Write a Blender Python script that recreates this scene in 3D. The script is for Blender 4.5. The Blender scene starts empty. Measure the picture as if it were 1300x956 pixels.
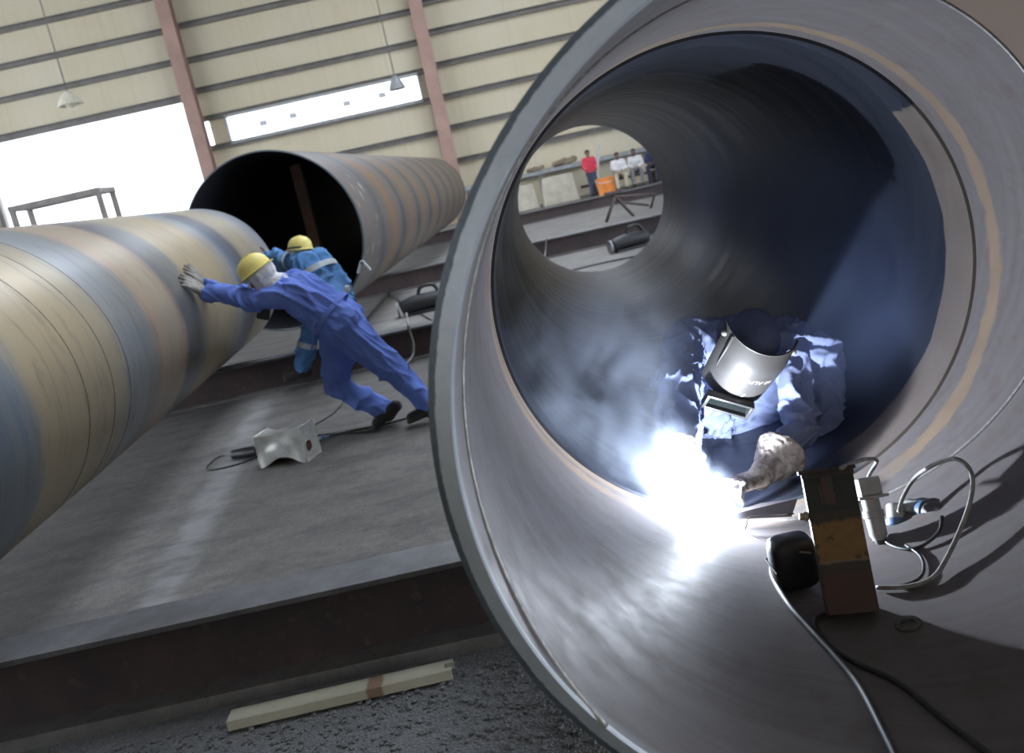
import bpy, bmesh, math, random
from mathutils import Vector, Matrix, Quaternion, noise
random.seed(7)
SC = bpy.context.scene
COL = SC.collection
V = Vector
PI = math.pi
R_ = math.radians

# ------------------------------------------------------------------ camera
EYE = V((0, 0, 1.65))
FPX, PITCH, ROLL = 1158.6, .184, .218
cR, sR, cP, sP = math.cos(ROLL), math.sin(ROLL), math.cos(PITCH), math.sin(PITCH)
FW = V((0, cP, -sP)); RT = V((1, 0, 0)); UP = V((0, sP, cP))
IX = RT * cR - UP * sR
IY = RT * sR + UP * cR
cam = bpy.data.cameras.new('camera'); co = bpy.data.objects.new('camera', cam); COL.objects.link(co)
m = Matrix((IX, IY, -FW)).transposed().to_4x4(); m.translation = EYE
co.matrix_world = m
cam.sensor_width = 36; cam.lens = 36 * FPX / 1300; cam.shift_y = -45 / 1300
cam.clip_start = .02; cam.clip_end = 400
cam.dof.use_dof = True; cam.dof.focus_distance = 2.9; cam.dof.aperture_fstop = 4.0
SC.camera = co

def at(px, py, Y):            # the point seen at (px, py) that lies Y metres in front of the camera
    d = IX * ((px - 650) / FPX) - IY * ((py - 433) / FPX) + FW
    return EYE + d * (Y / d.y)

# ------------------------------------------------------------------ light
W = bpy.data.worlds.new('sky'); SC.world = W; W.use_nodes = True
bg = W.node_tree.nodes['Background']
bg.inputs[0].default_value = (.84, .93, 1.06, 1); bg.inputs[1].default_value = 8.8
SC.view_settings.view_transform = 'Standard'; SC.view_settings.look = 'None'
SC.view_settings.gamma = 1; SC.view_settings.use_curve_mapping = False
SC.view_settings.exposure = 0.0
SC.cycles.use_denoising = True
SC.cycles.max_bounces = 8; SC.cycles.volume_bounces = 1
SC.cycles.sample_clamp_indirect = 4
ARC_W = 215.0

# ------------------------------------------------------------------ node helpers
class NT:
    def __init__(s, name):
        s.m = bpy.data.materials.new(name); s.m.use_nodes = True
        s.t = s.m.node_tree; s.b = s.t.nodes['Principled BSDF']; s.o = s.t.nodes['Material Output']
        s.tc = None
    def n(s, typ): return s.t.nodes.new(typ)
    def put(s, sock, v):
        if hasattr(v, 'is_linked') or hasattr(v, 'links'): s.t.links.new(v, sock)
        elif isinstance(v, (tuple, list)) and sock.type == 'RGBA' and len(v) == 3: sock.default_value = (*v, 1)
        else: sock.default_value = v
    def obj(s):
        if not s.tc: s.tc = s.n('ShaderNodeTexCoord')
        return s.tc.outputs['Object']
    def M(s, op, a, b=0.0, c=0.0):
        k = s.n('ShaderNodeMath'); k.operation = op
        for i, v in enumerate((a, b, c)): s.put(k.inputs[i], v)
        return k.outputs[0]
    def xyz(s, v=None):
        k = s.n('ShaderNodeSeparateXYZ'); s.put(k.inputs[0], v or s.obj()); return k.outputs
    def vec(s, x, y, z):
        k = s.n('ShaderNodeCombineXYZ')
        for i, v in enumerate((x, y, z)): s.put(k.inputs[i], v)
        return k.outputs[0]
    def scale(s, v, f):
        k = s.n('ShaderNodeVectorMath'); k.operation = 'MULTIPLY'; s.put(k.inputs[0], v); s.put(k.inputs[1], f); return k.outputs[0]
    def noise(s, v, sc, det=3, rough=.5, dist=0):
        k = s.n('ShaderNodeTexNoise'); s.put(k.inputs['Vector'], v); s.put(k.inputs['Scale'], sc)
        k.inputs['Detail'].default_value = det; k.inputs['Roughness'].default_value = rough; k.inputs['Distortion'].default_value = dist
        return k.outputs['Fac']
    def ramp(s, f, st, ip='LINEAR'):
        k = s.n('ShaderNodeValToRGB'); s.put(k.inputs[0], f); e = k.color_ramp.elements; k.color_ramp.interpolation = ip
        while len(e) < len(st): e.new(.5)
        for q, (p, c) in zip(e, st): q.position = p; q.color = (*c, 1) if isinstance(c, (tuple, list)) else (c, c, c, 1)
        return k.outputs[0]
    def step(s, f, a, b): 
        k = s.n('ShaderNodeMapRange'); k.interpolation_type = 'SMOOTHSTEP'
        s.put(k.inputs[0], f); k.inputs[1].default_value = a; k.inputs[2].default_value = b
        return k.outputs[0]
    def mix(s, f, a, b, mode='MIX'):
        k = s.n('ShaderNodeMix'); k.data_type = 'RGBA'; k.blend_type = mode
        s.put(k.inputs[0], f); s.put(k.inputs[6], a); s.put(k.inputs[7], b); return k.outputs[2]
    def bump(s, h, strength=.3, dist=.01):
        k = s.n('ShaderNodeBump'); s.put(k.inputs['Height'], h); k.inputs['Strength'].default_value = strength; k.inputs['Distance'].default_value = dist
        s.t.links.new(k.outputs[0], s.b.inputs['Normal'])
    def fin(s, col=None, rough=None, metal=None, spec=None):
        if col is not None: s.put(s.b.inputs['Base Color'], col)
        if rough is not None: s.put(s.b.inputs['Roughness'], rough)
        if metal is not None: s.put(s.b.inputs['Metallic'], metal)
        if spec is not None: s.put(s.b.inputs['Specular IOR Level'], spec)
        return s.m

MATS = {}
def mat(name, col, rough=.6, metal=0, var=.25, sc=8, col2=None, bump=0, bsc=None, spec=.4):
    if name in MATS: return MATS[name]
    n = NT(name)
    f = n.noise(n.obj(), sc, 4, .6)
    c2 = col2 or tuple(c * (1 - var) for c in col)
    c = n.ramp(f, [(.35, c2), (.65, col)])
    if bump: n.bump(n.noise(n.obj(), bsc or sc * 4, 4, .6), bump, .01)
    MATS[name] = n.fin(c, rough, metal, spec); return MATS[name]

# ------------------------------------------------------------------ object helpers
def tag(o, label=None, cat=None, group=None, kind=None):
    for k, v in (('label', label), ('category', cat), ('group', group), ('kind', kind)):
        if v: o[k] = v
    return o
def empty(name, loc, label, cat, group=None, rz=0):
    o = bpy.data.objects.new(name, None); COL.objects.link(o); o.empty_display_size = .1
    o.location = loc; o.rotation_euler = (0, 0, rz); MW[o.name] = Matrix.Translation(V(loc)) @ Matrix.Rotation(rz, 4, 'Z')
    return tag(o, label, cat, group)
MW = {}
def link(name, me, mats, parent=None, smooth=True, world=True):
    """world=True: the mesh is written in world coordinates and moved into its parent's frame"""
    o = bpy.data.objects.new(name, me); COL.objects.link(o)
    if parent is not None:
        o.parent = parent
        pw = MW[parent.name]
        if world: me.transform(pw.inverted())
        MW[o.name] = pw
    else: MW[o.name] = Matrix()
    for k in (mats if isinstance(mats, (list, tuple)) else [mats]): me.materials.append(k)
    if smooth:
        me.polygons.foreach_set('use_smooth', [True] * len(me.polygons))
    return o
def from_bm(name, bm, mats, parent=None, smooth=True, world=True, angle=None):
    me = bpy.data.meshes.new(name); bmesh.ops.recalc_face_normals(bm, faces=bm.faces); bm.to_mesh(me); bm.free()
    o = link(name, me, mats, parent, smooth, world)
    if smooth and angle: 
        try: me.set_sharp_from_angle(angle=R_(angle))
        except Exception: pass
    return o
def origin_base(o):
    """move a free mesh's origin to the middle of its base"""
    me = o.data; xs = [v.co for v in me.vertices]
    c = V(((min(v.x for v in xs) + max(v.x for v in xs)) / 2, (min(v.y for v in xs) + max(v.y for v in xs)) / 2, min(v.z for v in xs)))
    me.transform(Matrix.Translation(-c)); o.location = c; return o

def box(bm, c, s, M=None, bev=0, mi=0):
    c = V(c); r = bmesh.ops.create_cube(bm, size=1)
    vs = r['verts']
    for v in vs: v.co = V((v.co.x * s[0], v.co.y * s[1], v.co.z * s[2]))
    fs = list({f for v in vs for f in v.link_faces})
    if bev:
        es = list({e for v in vs for e in v.link_edges})
        q = bmesh.ops.bevel(bm, geom=es, offset=bev, segments=2, affect='EDGES', profile=.5)
        vs = list({v for f in q['faces'] for v in f.verts} | {v for v in vs if v.is_valid})
        fs = list({f for v in vs for f in v.link_faces})
    for v in vs:
        p = v.co if M is None else M @ v.co
        v.co = p + c
    for f in fs: f.material_index = mi
    return vs
def frame(ax, ref=V((0, 0, 1))):
    """matrix whose Z column is ax"""
    z = V(ax).normalized(); x = ref.cross(z)
    if x.length < 1e-4: x = V((1, 0, 0)).cross(z)
    x.normalize(); y = z.cross(x)
    return Matrix((x, y, z)).transposed()
def rings(bm, rs, seg, closed=False, cap=True, mi=0):
    """rs: list of (centre, X, Y) -> swept rings"""
    L = []
    for c, X, Y in rs:
        L.append([bm.verts.new(c + X * math.cos(2 * PI * k / seg) + Y * math.sin(2 * PI * k / seg)) for k in range(seg)])
    n = len(L)
    for i in range(n if closed else n - 1):
        a, b = L[i], L[(i + 1) % n]
        for k in range(seg):
            f = bm.faces.new((a[k], a[(k + 1) % seg], b[(k + 1) % seg], b[k])); f.material_index = mi
    if cap and not closed:
        bm.faces.new(L[0][::-1]).material_index = mi; bm.faces.new(L[-1]).material_index = mi
    return L
def tube(bm, pts, r, seg=8, mi=0, sub=4):
    P = [V(p) for p in pts]
    if sub > 1 and len(P) > 2:          # Catmull-Rom
        Q = []
        for i in range(len(P) - 1):
            p0, p1, p2, p3 = P[max(i - 1, 0)], P[i], P[i + 1], P[min(i + 2, len(P) - 1)]
            for k in range(sub):
                t = k / sub
                Q.append(.5 * ((2 * p1) + (p2 - p0) * t + (2 * p0 - 5 * p1 + 4 * p2 - p3) * t * t + (3 * p1 - p0 - 3 * p2 + p3) * t ** 3))
        P = Q + [P[-1]]
    rs = []; X = None
    for i, p in enumerate(P):
        d = (P[min(i + 1, len(P) - 1)] - P[max(i - 1, 0)]).normalized()
        if X is None: X = frame(d).col[0].copy()
        X = (X - d * X.dot(d)).normalized(); Y = d.cross(X)
        rr = r(i / (len(P) - 1)) if callable(r) else r
        rs.append((p, X * rr, Y * rr))
    rings(bm, rs, seg, mi=mi)
def lathe(bm, prof, c, ax, seg=24, ref=V((0, 0, 1)), closed=False, sx=1, sy=1, mi=0):
    """prof: list of (radius, height along ax)"""
    F = frame(ax, ref); c = V(c)
    rs = [(c + F.col[2] * h, F.col[0] * max(r, 1e-4) * sx, F.col[1] * max(r, 1e-4) * sy) for r, h in prof]
    return rings(bm, rs, seg, closed=closed, mi=mi)
def cone(bm, p0, r0, p1, r1, seg=14, flat=None):
    """tapered capsule; flat=(axis, factor) squashes it along an axis"""
    p0, p1 = V(p0), V(p1); d = p1 - p0; L = d.length
    if L < 1e-5: d = V((0, 0, 1)); L = 0
    F = frame(d); X, Y, Z = F.col[0], F.col[1], F.col[2]
    pr = []
    for k in range(5): a = -PI / 2 + (PI / 2) * k / 4; pr.append((r0 * math.cos(a), r0 * math.sin(a)))
    for k in range(5): a = (PI / 2) * k / 4; pr.append((r1 * math.cos(a), L + r1 * math.sin(a)))
    n0 = len(bm.verts)
    L_ = rings(bm, [(p0 + Z * h, X * max(r, 1e-4), Y * max(r, 1e-4)) for r, h in pr], seg)
    if flat:
        a, f = flat; a = V(a).normalized()
        for ring in L_:
            for v in ring:
                base = p0 + Z * max(0, min(L, (v.co - p0).dot(Z)))
                o = v.co - base; v.co = base + o - a * o.dot(a) * (1 - f)
def organic(name, build, mats, parent=None, voxel=.012, smooth=4, wr=0, wsc=9, wdir=None, seed=0):
    """fuse overlapping closed shells into one continuous skin, then crease it"""
    bm = bmesh.new(); build(bm)
    bmesh.ops.recalc_face_normals(bm, faces=bm.faces)
    me = bpy.data.meshes.new(name); bm.to_mesh(me); bm.free()
    t = bpy.data.objects.new('t', me); COL.objects.link(t)
    r = t.modifiers.new('r', 'REMESH'); r.mode = 'VOXEL'; r.voxel_size = voxel
    if smooth:
        q = t.modifiers.new('s', 'SMOOTH'); q.factor = .5; q.iterations = smooth
    dg = bpy.context.evaluated_depsgraph_get(); dg.update()
    out = bpy.data.meshes.new_from_object(t.evaluated_get(dg))
    bpy.data.objects.remove(t); bpy.data.meshes.remove(me)
    out.name = name
    if wr:
        nr = [v.normal.copy() for v in out.vertices]
        for v, nn in zip(out.vertices, nr):
            p = v.co * wsc + V((seed, seed * 1.7, 0))
            if wdir is not None: p = p - V(wdir) * p.dot(V(wdir)) * .55
            q = p + V((noise.noise(p * .6), noise.noise(p * .6 + V((9, 2, 4))), noise.noise(p * .6 + V((1, 8, 3))))) * .9
            a = 1 - abs(noise.noise(q)) * 2; b = 1 - abs(noise.noise(q * 2.0 + V((3, 1, 7)))) * 2
            v.co += nn * wr * (max(a, 0) ** 2.2 * 1.0 + max(b, 0) ** 2.2 * .45 - .55)
    return link(name, out, mats, parent)
def text_mesh(body, size):
    cu = bpy.data.curves.new('t', 'FONT'); cu.body = body; cu.size = size; cu.extrude = 0; cu.resolution_u = 3
    t = bpy.data.objects.new('t', cu); COL.objects.link(t)
    dg = bpy.context.evaluated_depsgraph_get(); dg.update()
    me = bpy.data.meshes.new_from_object(t.evaluated_get(dg)); bpy.data.objects.remove(t)
    return me

# ------------------------------------------------------------------ materials
def pipe_coords(n, R):
    x, y, z = n.xyz()
    ang = n.M('MULTIPLY', n.M('ARCTAN2', x, n.M('SUBTRACT', R, z)), 180 / PI)      # 0 at the bottom, + towards +X
    return x, y, z, ang
def steel_outer(name, R, bands, slope, tone, length, rough=.42):
    """spiral-wound pipe skin: bands = [(helical position m, colour)]"""
    n = NT(name); x, y, z, ang = pipe_coords(n, R)
    # unwrapped coordinates that are seamless round the pipe
    wv = n.vec(n.M('MULTIPLY', x, .6), n.M('MULTIPLY', y, 3.0), n.M('MULTIPLY', z, .6))
    wob = n.M('MULTIPLY', n.M('SUBTRACT', n.noise(wv, 1.3, 4, .6), .5), .38)
    h = n.M('ADD', n.M('ADD', y, n.M('MULTIPLY', ang, slope)), wob)
    hf = n.M('DIVIDE', h, length)
    base = n.ramp(hf, [(max(0, min(1, p / length)), c) for p, c in bands])
    st = n.noise(n.vec(n.M('MULTIPLY', x, .5), n.M('MULTIPLY', h, 22), n.M('MULTIPLY', z, .5)), 1.0, 5, .65)
    c = n.mix(n.ramp(st, [(.38, 0), (.78, .38)]), base, tone)
    big = n.noise(n.obj(), 1.1, 4, .6, .4)
    c = n.mix(n.ramp(big, [(.5, 0), (.78, .35)]), c, (.26, .275, .29))
    ds = n.noise(n.vec(n.M('MULTIPLY', x, 1.2), n.M('MULTIPLY', h, 9), n.M('MULTIPLY', z, 1.2)), 1.6, 5, .7)
    c = n.mix(n.ramp(ds, [(.52, 0), (.68, .45)]), c, (.115, .105, .10))
    n.bump(st, .12, .004)
    return n.fin(c, n.ramp(big, [(.3, rough), (.8, rough + .16)]), .25, .5)
STEEL = (.27, .27, .28)
def steel_inner_near(R):
    n = NT('bare_steel_inside'); x, y, z, ang = pipe_coords(n, R)
    helix = n.M('SUBTRACT', y, n.M('MULTIPLY', n.M('SUBTRACT', 148, ang), .0045))
    st = n.noise(n.vec(n.M('MULTIPLY', x, 1.2), n.M('MULTIPLY', helix, 30), n.M('MULTIPLY', z, 1.2)), 1.0, 5, .62)
    fine = n.noise(n.obj(), 9, 5, .65)
    c = n.mix(st, (.092, .083, .084), (.165, .152, .153))
    c = n.mix(n.ramp(fine, [(.5, 0), (.72, .45)]), c, (.10, .07, .055))
    # browner primer on the camera side of the spiral weld, high on the wall
    nn = n.M('MULTIPLY', n.M('SUBTRACT', n.noise(n.obj(), 5, 4, .6), .5), .05)
    br = n.M('MULTIPLY', n.step(n.M('ADD', helix, nn), .715, .70), n.step(ang, 85, 105))
    c = n.mix(n.M('MULTIPLY', br, .85), c, n.mix(fine, (.10, .066, .04), (.21, .145, .09)))
    # heat-tinted tan band beside the girth seam
    j = n.M('MULTIPLY', n.M('SUBTRACT', n.noise(n.vec(n.M('MULTIPLY', x, 3), n.M('MULTIPLY', y, 9), n.M('MULTIPLY', z, 3)), 2.2, 4, .65), .5), .09)
    yb = n.M('ADD', y, j)
    t = n.M('MULTIPLY', n.step(yb, 1.335, 1.352), n.step(yb, 1.425, 1.405))
    t2 = n.M('MULTIPLY', n.step(yb, 1.43, 1.47), n.step(ang, 40, -20))
    t = n.M('MULTIPLY', t, n.M('ADD', .25, n.M('MULTIPLY', n.step(n.M('ABSOLUTE', n.M('ADD', ang, 5)), 28, 45), .75)))
    c = n.mix(n.M('MAXIMUM', n.M('MULTIPLY', t, .8), n.M('MULTIPLY', t2, .75)), c, n.mix(fine, (.17, .12, .075), (.28, .21, .145)))
    # ground bright strip along the bevel
    g = n.M('MULTIPLY', n.step(y, .05, .02), .5)
    c = n.mix(g, c, (.27, .285, .305))
    c = n.mix(n.step(y, .013, .009), c, (.72, .74, .77))  # white sky glint painted along the inner lip
    n.bump(st, .1, .003)
    return n.fin(c, n.ramp(fine, [(.3, .55), (.8, .75)]), .1, .35)
def steel_inner_far(R):
    n = NT('shaded_scale_inside'); x, y, z, ang = pipe_coords(n, R)  # dark scale colour that also carries the shade beyond the seam
    helix = n.M('ADD', y, n.M('MULTIPLY', ang, .0045))
    st = n.noise(n.vec(n.M('MULTIPLY', x, .9), n.M('MULTIPLY', helix, 14), n.M('MULTIPLY', z, .9)), 1.0, 4, .6)
    fine = n.noise(n.obj(), 7, 4, .6)
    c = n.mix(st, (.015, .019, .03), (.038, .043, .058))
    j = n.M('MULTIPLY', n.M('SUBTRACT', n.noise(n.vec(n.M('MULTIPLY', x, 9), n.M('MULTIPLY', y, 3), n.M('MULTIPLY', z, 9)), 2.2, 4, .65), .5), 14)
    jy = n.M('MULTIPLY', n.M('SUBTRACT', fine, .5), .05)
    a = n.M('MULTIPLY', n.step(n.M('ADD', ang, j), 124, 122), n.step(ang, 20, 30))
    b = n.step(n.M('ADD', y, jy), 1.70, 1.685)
    c = n.mix(n.M('MULTIPLY', n.M('MULTIPLY', a, b), .85), c, n.mix(fine, (.14, .11, .09), (.22, .19, .17)))  # tan patch paints in arc light spilling past the seam on the right
    n.bump(st, .15, .004)
    return n.fin(c, n.ramp(st, [(.3, .30), (.75, .52)]), .15, .5)
def steel_end(R):
    n = NT('flame_cut_bevel'); x, y, z, ang = pipe_coords(n, R)
    zz = n.M('SUBTRACT', z, R)
    r = n.M('SQRT', n.M('ADD', n.M('MULTIPLY', x, x), n.M('MULTIPLY', zz, zz)))
    j = n.M('MULTIPLY', n.M('SUBTRACT', n.noise(n.obj(), 45, 4, .7), .5), .008)
    k = n.step(n.M('ADD', r, j), .803, .806)
    f = n.noise(n.obj(), 60, 4, .6)
    c = n.mix(f, (.34, .37, .41), (.45, .48, .515))
    c = n.mix(k, c, n.mix(f, (.05, .065, .08), (.11, .13, .15)))
    n.bump(n.M('ADD', f, k), .35, .002)
    return n.fin(c, .5, .3, .5)
def coverall(name, col, dirt, amt=.5, sc=5):
    n = NT(name)
    f = n.noise(n.obj(), sc, 5, .65); g = n.noise(n.obj(), 90, 2, .5)
    c = n.mix(n.ramp(f, [(.5, 0), (.75, amt)]), col, dirt)
    c = n.mix(n.M('MULTIPLY', g, .2), c, (col[0] * 1.5, col[1] * 1.5, col[2] * 1.4))
    n.bump(g, .12, .002)
    return n.fin(c, .85, 0, .2)

def concrete():
    n = NT('worn_concrete')
    p = n.obj(); x, y, z = n.xyz()
    a = n.noise(p, .9, 5, .6); b = n.noise(p, 14, 5, .7); d = n.noise(p, 70, 3, .6)
    c = n.mix(n.ramp(a, [(.3, 0), (.7, 1)]), (.112, .103, .094), (.172, .160, .147))
    c = n.mix(n.ramp(b, [(.42, 0), (.62, .55)]), c, (.085, .08, .075))
    c = n.mix(n.ramp(d, [(.5, 0), (.75, .35)]), c, (.30, .29, .275))
    # streaks scraped along the beams
    s = n.noise(n.vec(n.M('MULTIPLY', x, 1.2), n.M('MULTIPLY', y, 9), 0), 1.4, 4, .65)
    c = n.mix(n.ramp(s, [(.55, 0), (.75, .35)]), c, (.09, .085, .08))
    # pale streak of reflected light, painted in beside the rolling pipe
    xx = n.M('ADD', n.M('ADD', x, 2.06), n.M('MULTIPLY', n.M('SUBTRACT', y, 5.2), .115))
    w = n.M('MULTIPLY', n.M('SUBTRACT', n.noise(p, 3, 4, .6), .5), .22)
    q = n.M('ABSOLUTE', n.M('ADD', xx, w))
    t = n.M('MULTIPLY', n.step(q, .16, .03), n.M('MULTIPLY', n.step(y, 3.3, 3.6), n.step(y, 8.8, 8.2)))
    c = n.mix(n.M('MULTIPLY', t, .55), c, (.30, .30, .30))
    # paler concrete further down the bays
    c = n.mix(n.M('MULTIPLY', n.step(y, 9.2, 11), .6), c, n.mix(b, (.17, .16, .148), (.34, .32, .30)))
    m_ = n.noise(n.vec(n.M('MULTIPLY', x, .7), n.M('MULTIPLY', y, 1.6), 0), 2.6, 6, .7)
    c = n.mix(n.ramp(m_, [(.46, 0), (.66, .6)]), c, (.065, .06, .056))
    n.bump(n.M('ADD', b, n.M('MULTIPLY', d, .5)), .3, .006)
    return n.fin(c, .85, 0, .3)
def cladding():
    n = NT('cream_sheet_cladding'); x, y, z = n.xyz()
    f = n.noise(n.vec(n.M('MULTIPLY', x, 3), 0, n.M('MULTIPLY', z, .35)), 1.5, 4, .6)
    g = n.noise(n.vec(n.M('MULTIPLY', x, .35), 0, n.M('MULTIPLY', z, .3)), 1.0, 3, .5)
    c = n.mix(f, (.41, .35, .24), (.505, .44, .32))
    c = n.mix(n.ramp(g, [(.4, 0), (.75, .5)]), c, (.50, .462, .37))
    c = n.mix(n.M('LESS_THAN', n.M('FRACT', n.M('MULTIPLY', x, .42)), .012), c, (.40, .35, .24))
    c = n.mix(n.M('MULTIPLY', n.M('LESS_THAN', n.M('FRACT', n.M('MULTIPLY', x, 3.3)), .1), .2), c, (.42, .38, .27))
    return n.fin(c, .6, 0, .3)
def rusty(name, a, b, sc=6, metal=.2, rough=.65, c3=None):
    n = NT(name); f = n.noise(n.obj(), sc, 5, .65); g = n.noise(n.obj(), sc * 6, 4, .6)
    c = n.mix(n.ramp(f, [(.35, 0), (.65, 1)]), a, b)
    if c3: c = n.mix(n.ramp(g, [(.58, 0), (.7, .6)]), c, c3)
    n.bump(g, .25, .004)
    return n.fin(c, rough, metal, .4)

M_BEAM = rusty('rusted_beam_steel', (.04, .031, .034), (.068, .046, .043), 3, .2, .6, (.10, .07, .062))
M_FLANGE = rusty('worn_flange_steel', (.10, .10, .105), (.18, .18, .19), 5, .3, .5, (.11, .10, .10))
M_DUSTY = rusty('dusty_flange', (.10, .092, .09), (.15, .14, .135), 6, .1, .8, (.06, .045, .04))
M_GIRT = mat('girt_steel', (.17, .155, .14), .6, .1, .3, 2)
M_COLUMN = mat('red_oxide_column', (.33, .205, .165), .6, 0, .25, 1.5)
M_BLACK = mat('black_rubber', (.018, .018, .02), .5)
M_CABLE = mat('dark_cable', (.04, .04, .045), .5, 0, .4, 20)
M_PALECABLE = mat('grey_cable', (.30, .29, .28), .5, 0, .35, 25)
M_YELLOW = mat('yellow_helmet_shell', (.80, .68, .22), .4, 0, .15, 10)
M_WHITECLOTH = mat('white_cloth', (.72, .72, .74), .9, 0, .2, 20, bump=.3)
M_GLOVE = mat('grey_suede_glove', (.34, .32, .29), .9, 0, .5, 14, bump=.4)
M_BOOT = mat('black_leather', (.02, .019, .02), .55, 0, .3, 15)
M_SKIN = mat('brown_skin', (.22, .12, .075), .6, 0, .15, 12)
M_HAIR = mat('black_hair', (.012, .010, .010), .6, 0, .2, 30)
M_BLUE = coverall('royal_blue_coverall', (.13, .20, .57), (.085, .13, .38), .6)
M_TEAL = coverall('faded_blue_coverall', (.085, .21, .44), (.08, .11, .15), .75, 4)
M_NAVY = coverall('dark_blue_coverall', (.20, .235, .38), (.12, .14, .24), .4)
M_REFL = mat('grey_reflective_tape', (.52, .56, .60), .4, .2, .15, 20)
M_TIN = rusty('dented_tinplate', (.72, .72, .69), (.50, .50, .46), 7, .5, .28, (.33, .30, .25))
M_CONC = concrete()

# ------------------------------------------------------------------ the setting
def struct(o, k='structure'): o['kind'] = k; return o
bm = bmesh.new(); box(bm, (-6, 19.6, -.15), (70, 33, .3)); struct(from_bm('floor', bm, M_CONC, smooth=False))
def gravel_mat():
    n = NT('grey_gravel'); k = n.n('ShaderNodeTexVoronoi'); n.put(k.inputs['Vector'], n.obj()); k.inputs['Scale'].default_value = 90
    c = n.mix(n.noise(n.obj(), 120, 3, .6), (.035, .035, .037), (.20, .20, .205))
    n.bump(k.outputs['Distance'], .8, .01); return n.fin(c, .9)
M_GRAVEL = gravel_mat()
bm = bmesh.new(); box(bm, (-6, -8.4, -.2), (70, 23, .34)); struct(from_bm('floor_gravel', bm, M_GRAVEL, smooth=False))
# loose stones where the gravel shows beside the near beam
bm = bmesh.new()
for i in range(2600):
    p = V((random.uniform(-1.7, .9), random.uniform(1.7, 2.98), -.027)); s = random.uniform(.006, .014)
    q = bmesh.ops.create_icosphere(bm, subdivisions=1, radius=s)['verts']
    M = Matrix.Rotation(random.random() * 6, 3, 'Z') @ Matrix.Diagonal((random.uniform(.7, 1.3), random.uniform(.7, 1.2), random.uniform(.5, .8)))
    for v in q: v.co = M @ v.co * random.uniform(.85, 1.15) + p
g = from_bm('gravel', bm, M_GRAVEL, smooth=False)
tag(g, 'loose dark grey gravel lying on the ground below the big pipe mouth', 'gravel', kind='stuff')

YW = 36.0
COLX = [-27.8, -18.8, -9.78, -.79, 8.2, 17.2]
def wallpiece(bm, x0, x1, z0, z1): box(bm, ((x0 + x1) / 2, YW + .06, (z0 + z1) / 2), (x1 - x0, .12, z1 - z0))
bm = bmesh.new()
wallpiece(bm, -30, -18.05, 0, 12); wallpiece(bm, -18.05, -9.9, 6.76, 12)
wallpiece(bm, -9.9, 25, 5.83, 12)                 # above the strip opening
wallpiece(bm, -9.9, 25, 0, 4.78)
wallpiece(bm, -9.44, -8.75, 4.78, 5.83); wallpiece(bm, -1.36, 25, 4.78, 5.83)
struct(from_bm('wall_back', bm, cladding(), smooth=False))
bm = bmesh.new(); box(bm, (-4, -12, 6), (52, .15, 12)); struct(from_bm('added_wall_front', bm, bpy.data.materials['cream_sheet_cladding'], smooth=False))  # unseen wall behind the camera, added to cut the light from there
bm = bmesh.new(); box(bm, (25, 26, 6), (.15, 20, 12)); struct(from_bm('added_wall_right', bm, bpy.data.materials['cream_sheet_cladding'], smooth=False))  # unseen partial wall, added to shape the light from the right
# roof with a long gap, added to let fill light onto the work floor
bm = bmesh.new(); box(bm, (-16.5, 12, 12.4), (33, 49, .2)); box(bm, (15, 12, 12.4), (21, 49, .2)); box(bm, (2.25, -4.5, 12.4), (4.5, 16, .2)); box(bm, (2.25, 33, 12.4), (4.5, 7, .2))

struct(from_bm('ceiling_added_gap', bm, mat('roof_sheet', (.35, .34, .31), .8), smooth=False))
# girts: one channel per level and bay
lv = {0: [10.5, 9.25, 8.1, 6.80], 1: [10.5, 9.3, 8.05, 6.92, 5.86, 4.76, 3.52, 2.33], 2: [10.5, 9.4, 8.25, 7.17, 5.96, 4.77, 3.6, 2.33, 1.2], 3: [8.25, 7.17, 5.96, 4.77, 3.6, 2.33, 1.2], -1: [9.25, 8.1, 6.8, 5.5, 4.3, 3.1, 1.9]}
ti = 1
for bay, zs in lv.items():
    x0 = COLX[bay + 1]; x1 = COLX[bay + 2]
    for z in zs:
        bm = bmesh.new(); xc = (x0 + x1) / 2; L = x1 - x0
        box(bm, (xc, YW - .02, z), (L, .03, .20)); box(bm, (xc, YW - .10, z + .09), (L, .18, .025)); box(bm, (xc, YW - .10, z - .09), (L, .18, .025))
        struct(from_bm('trim_%d' % ti, bm, M_GIRT, smooth=False)); ti += 1
for x in COLX:
    bm = bmesh.new()
    box(bm, (x, YW - .24, 6), (.49, .04, 12)); box(bm, (x, YW - .70, 6), (.49, .04, 12)); box(bm, (x, YW - .47, 6), (.03, .44, 12))
    struct(from_bm('trim_%d' % ti, bm, M_COLUMN, smooth=False)); ti += 1
# steel surround of the wide doorway
bm = bmesh.new()
box(bm, (-13.97, YW + .0, 6.70), (8.2, .26, .14)); box(bm, (-18.0, YW, 3.35), (.18, .26, 6.7))
struct(from_bm('door_1', bm, M_GIRT, smooth=False))
bm = bmesh.new()
box(bm, (-5.06, YW, 5.80), (7.5, .22, .09)); box(bm, (-5.06, YW, 4.81), (7.5, .22, .09)); box(bm, (-8.78, YW, 5.3), (.07, .22, 1.0)); box(bm, (-1.33, YW, 5.3), (.07, .22, 1.0))
struct(from_bm('window_1', bm, mat('grey_frame', (.42, .42, .42), .5), smooth=False))
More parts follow.
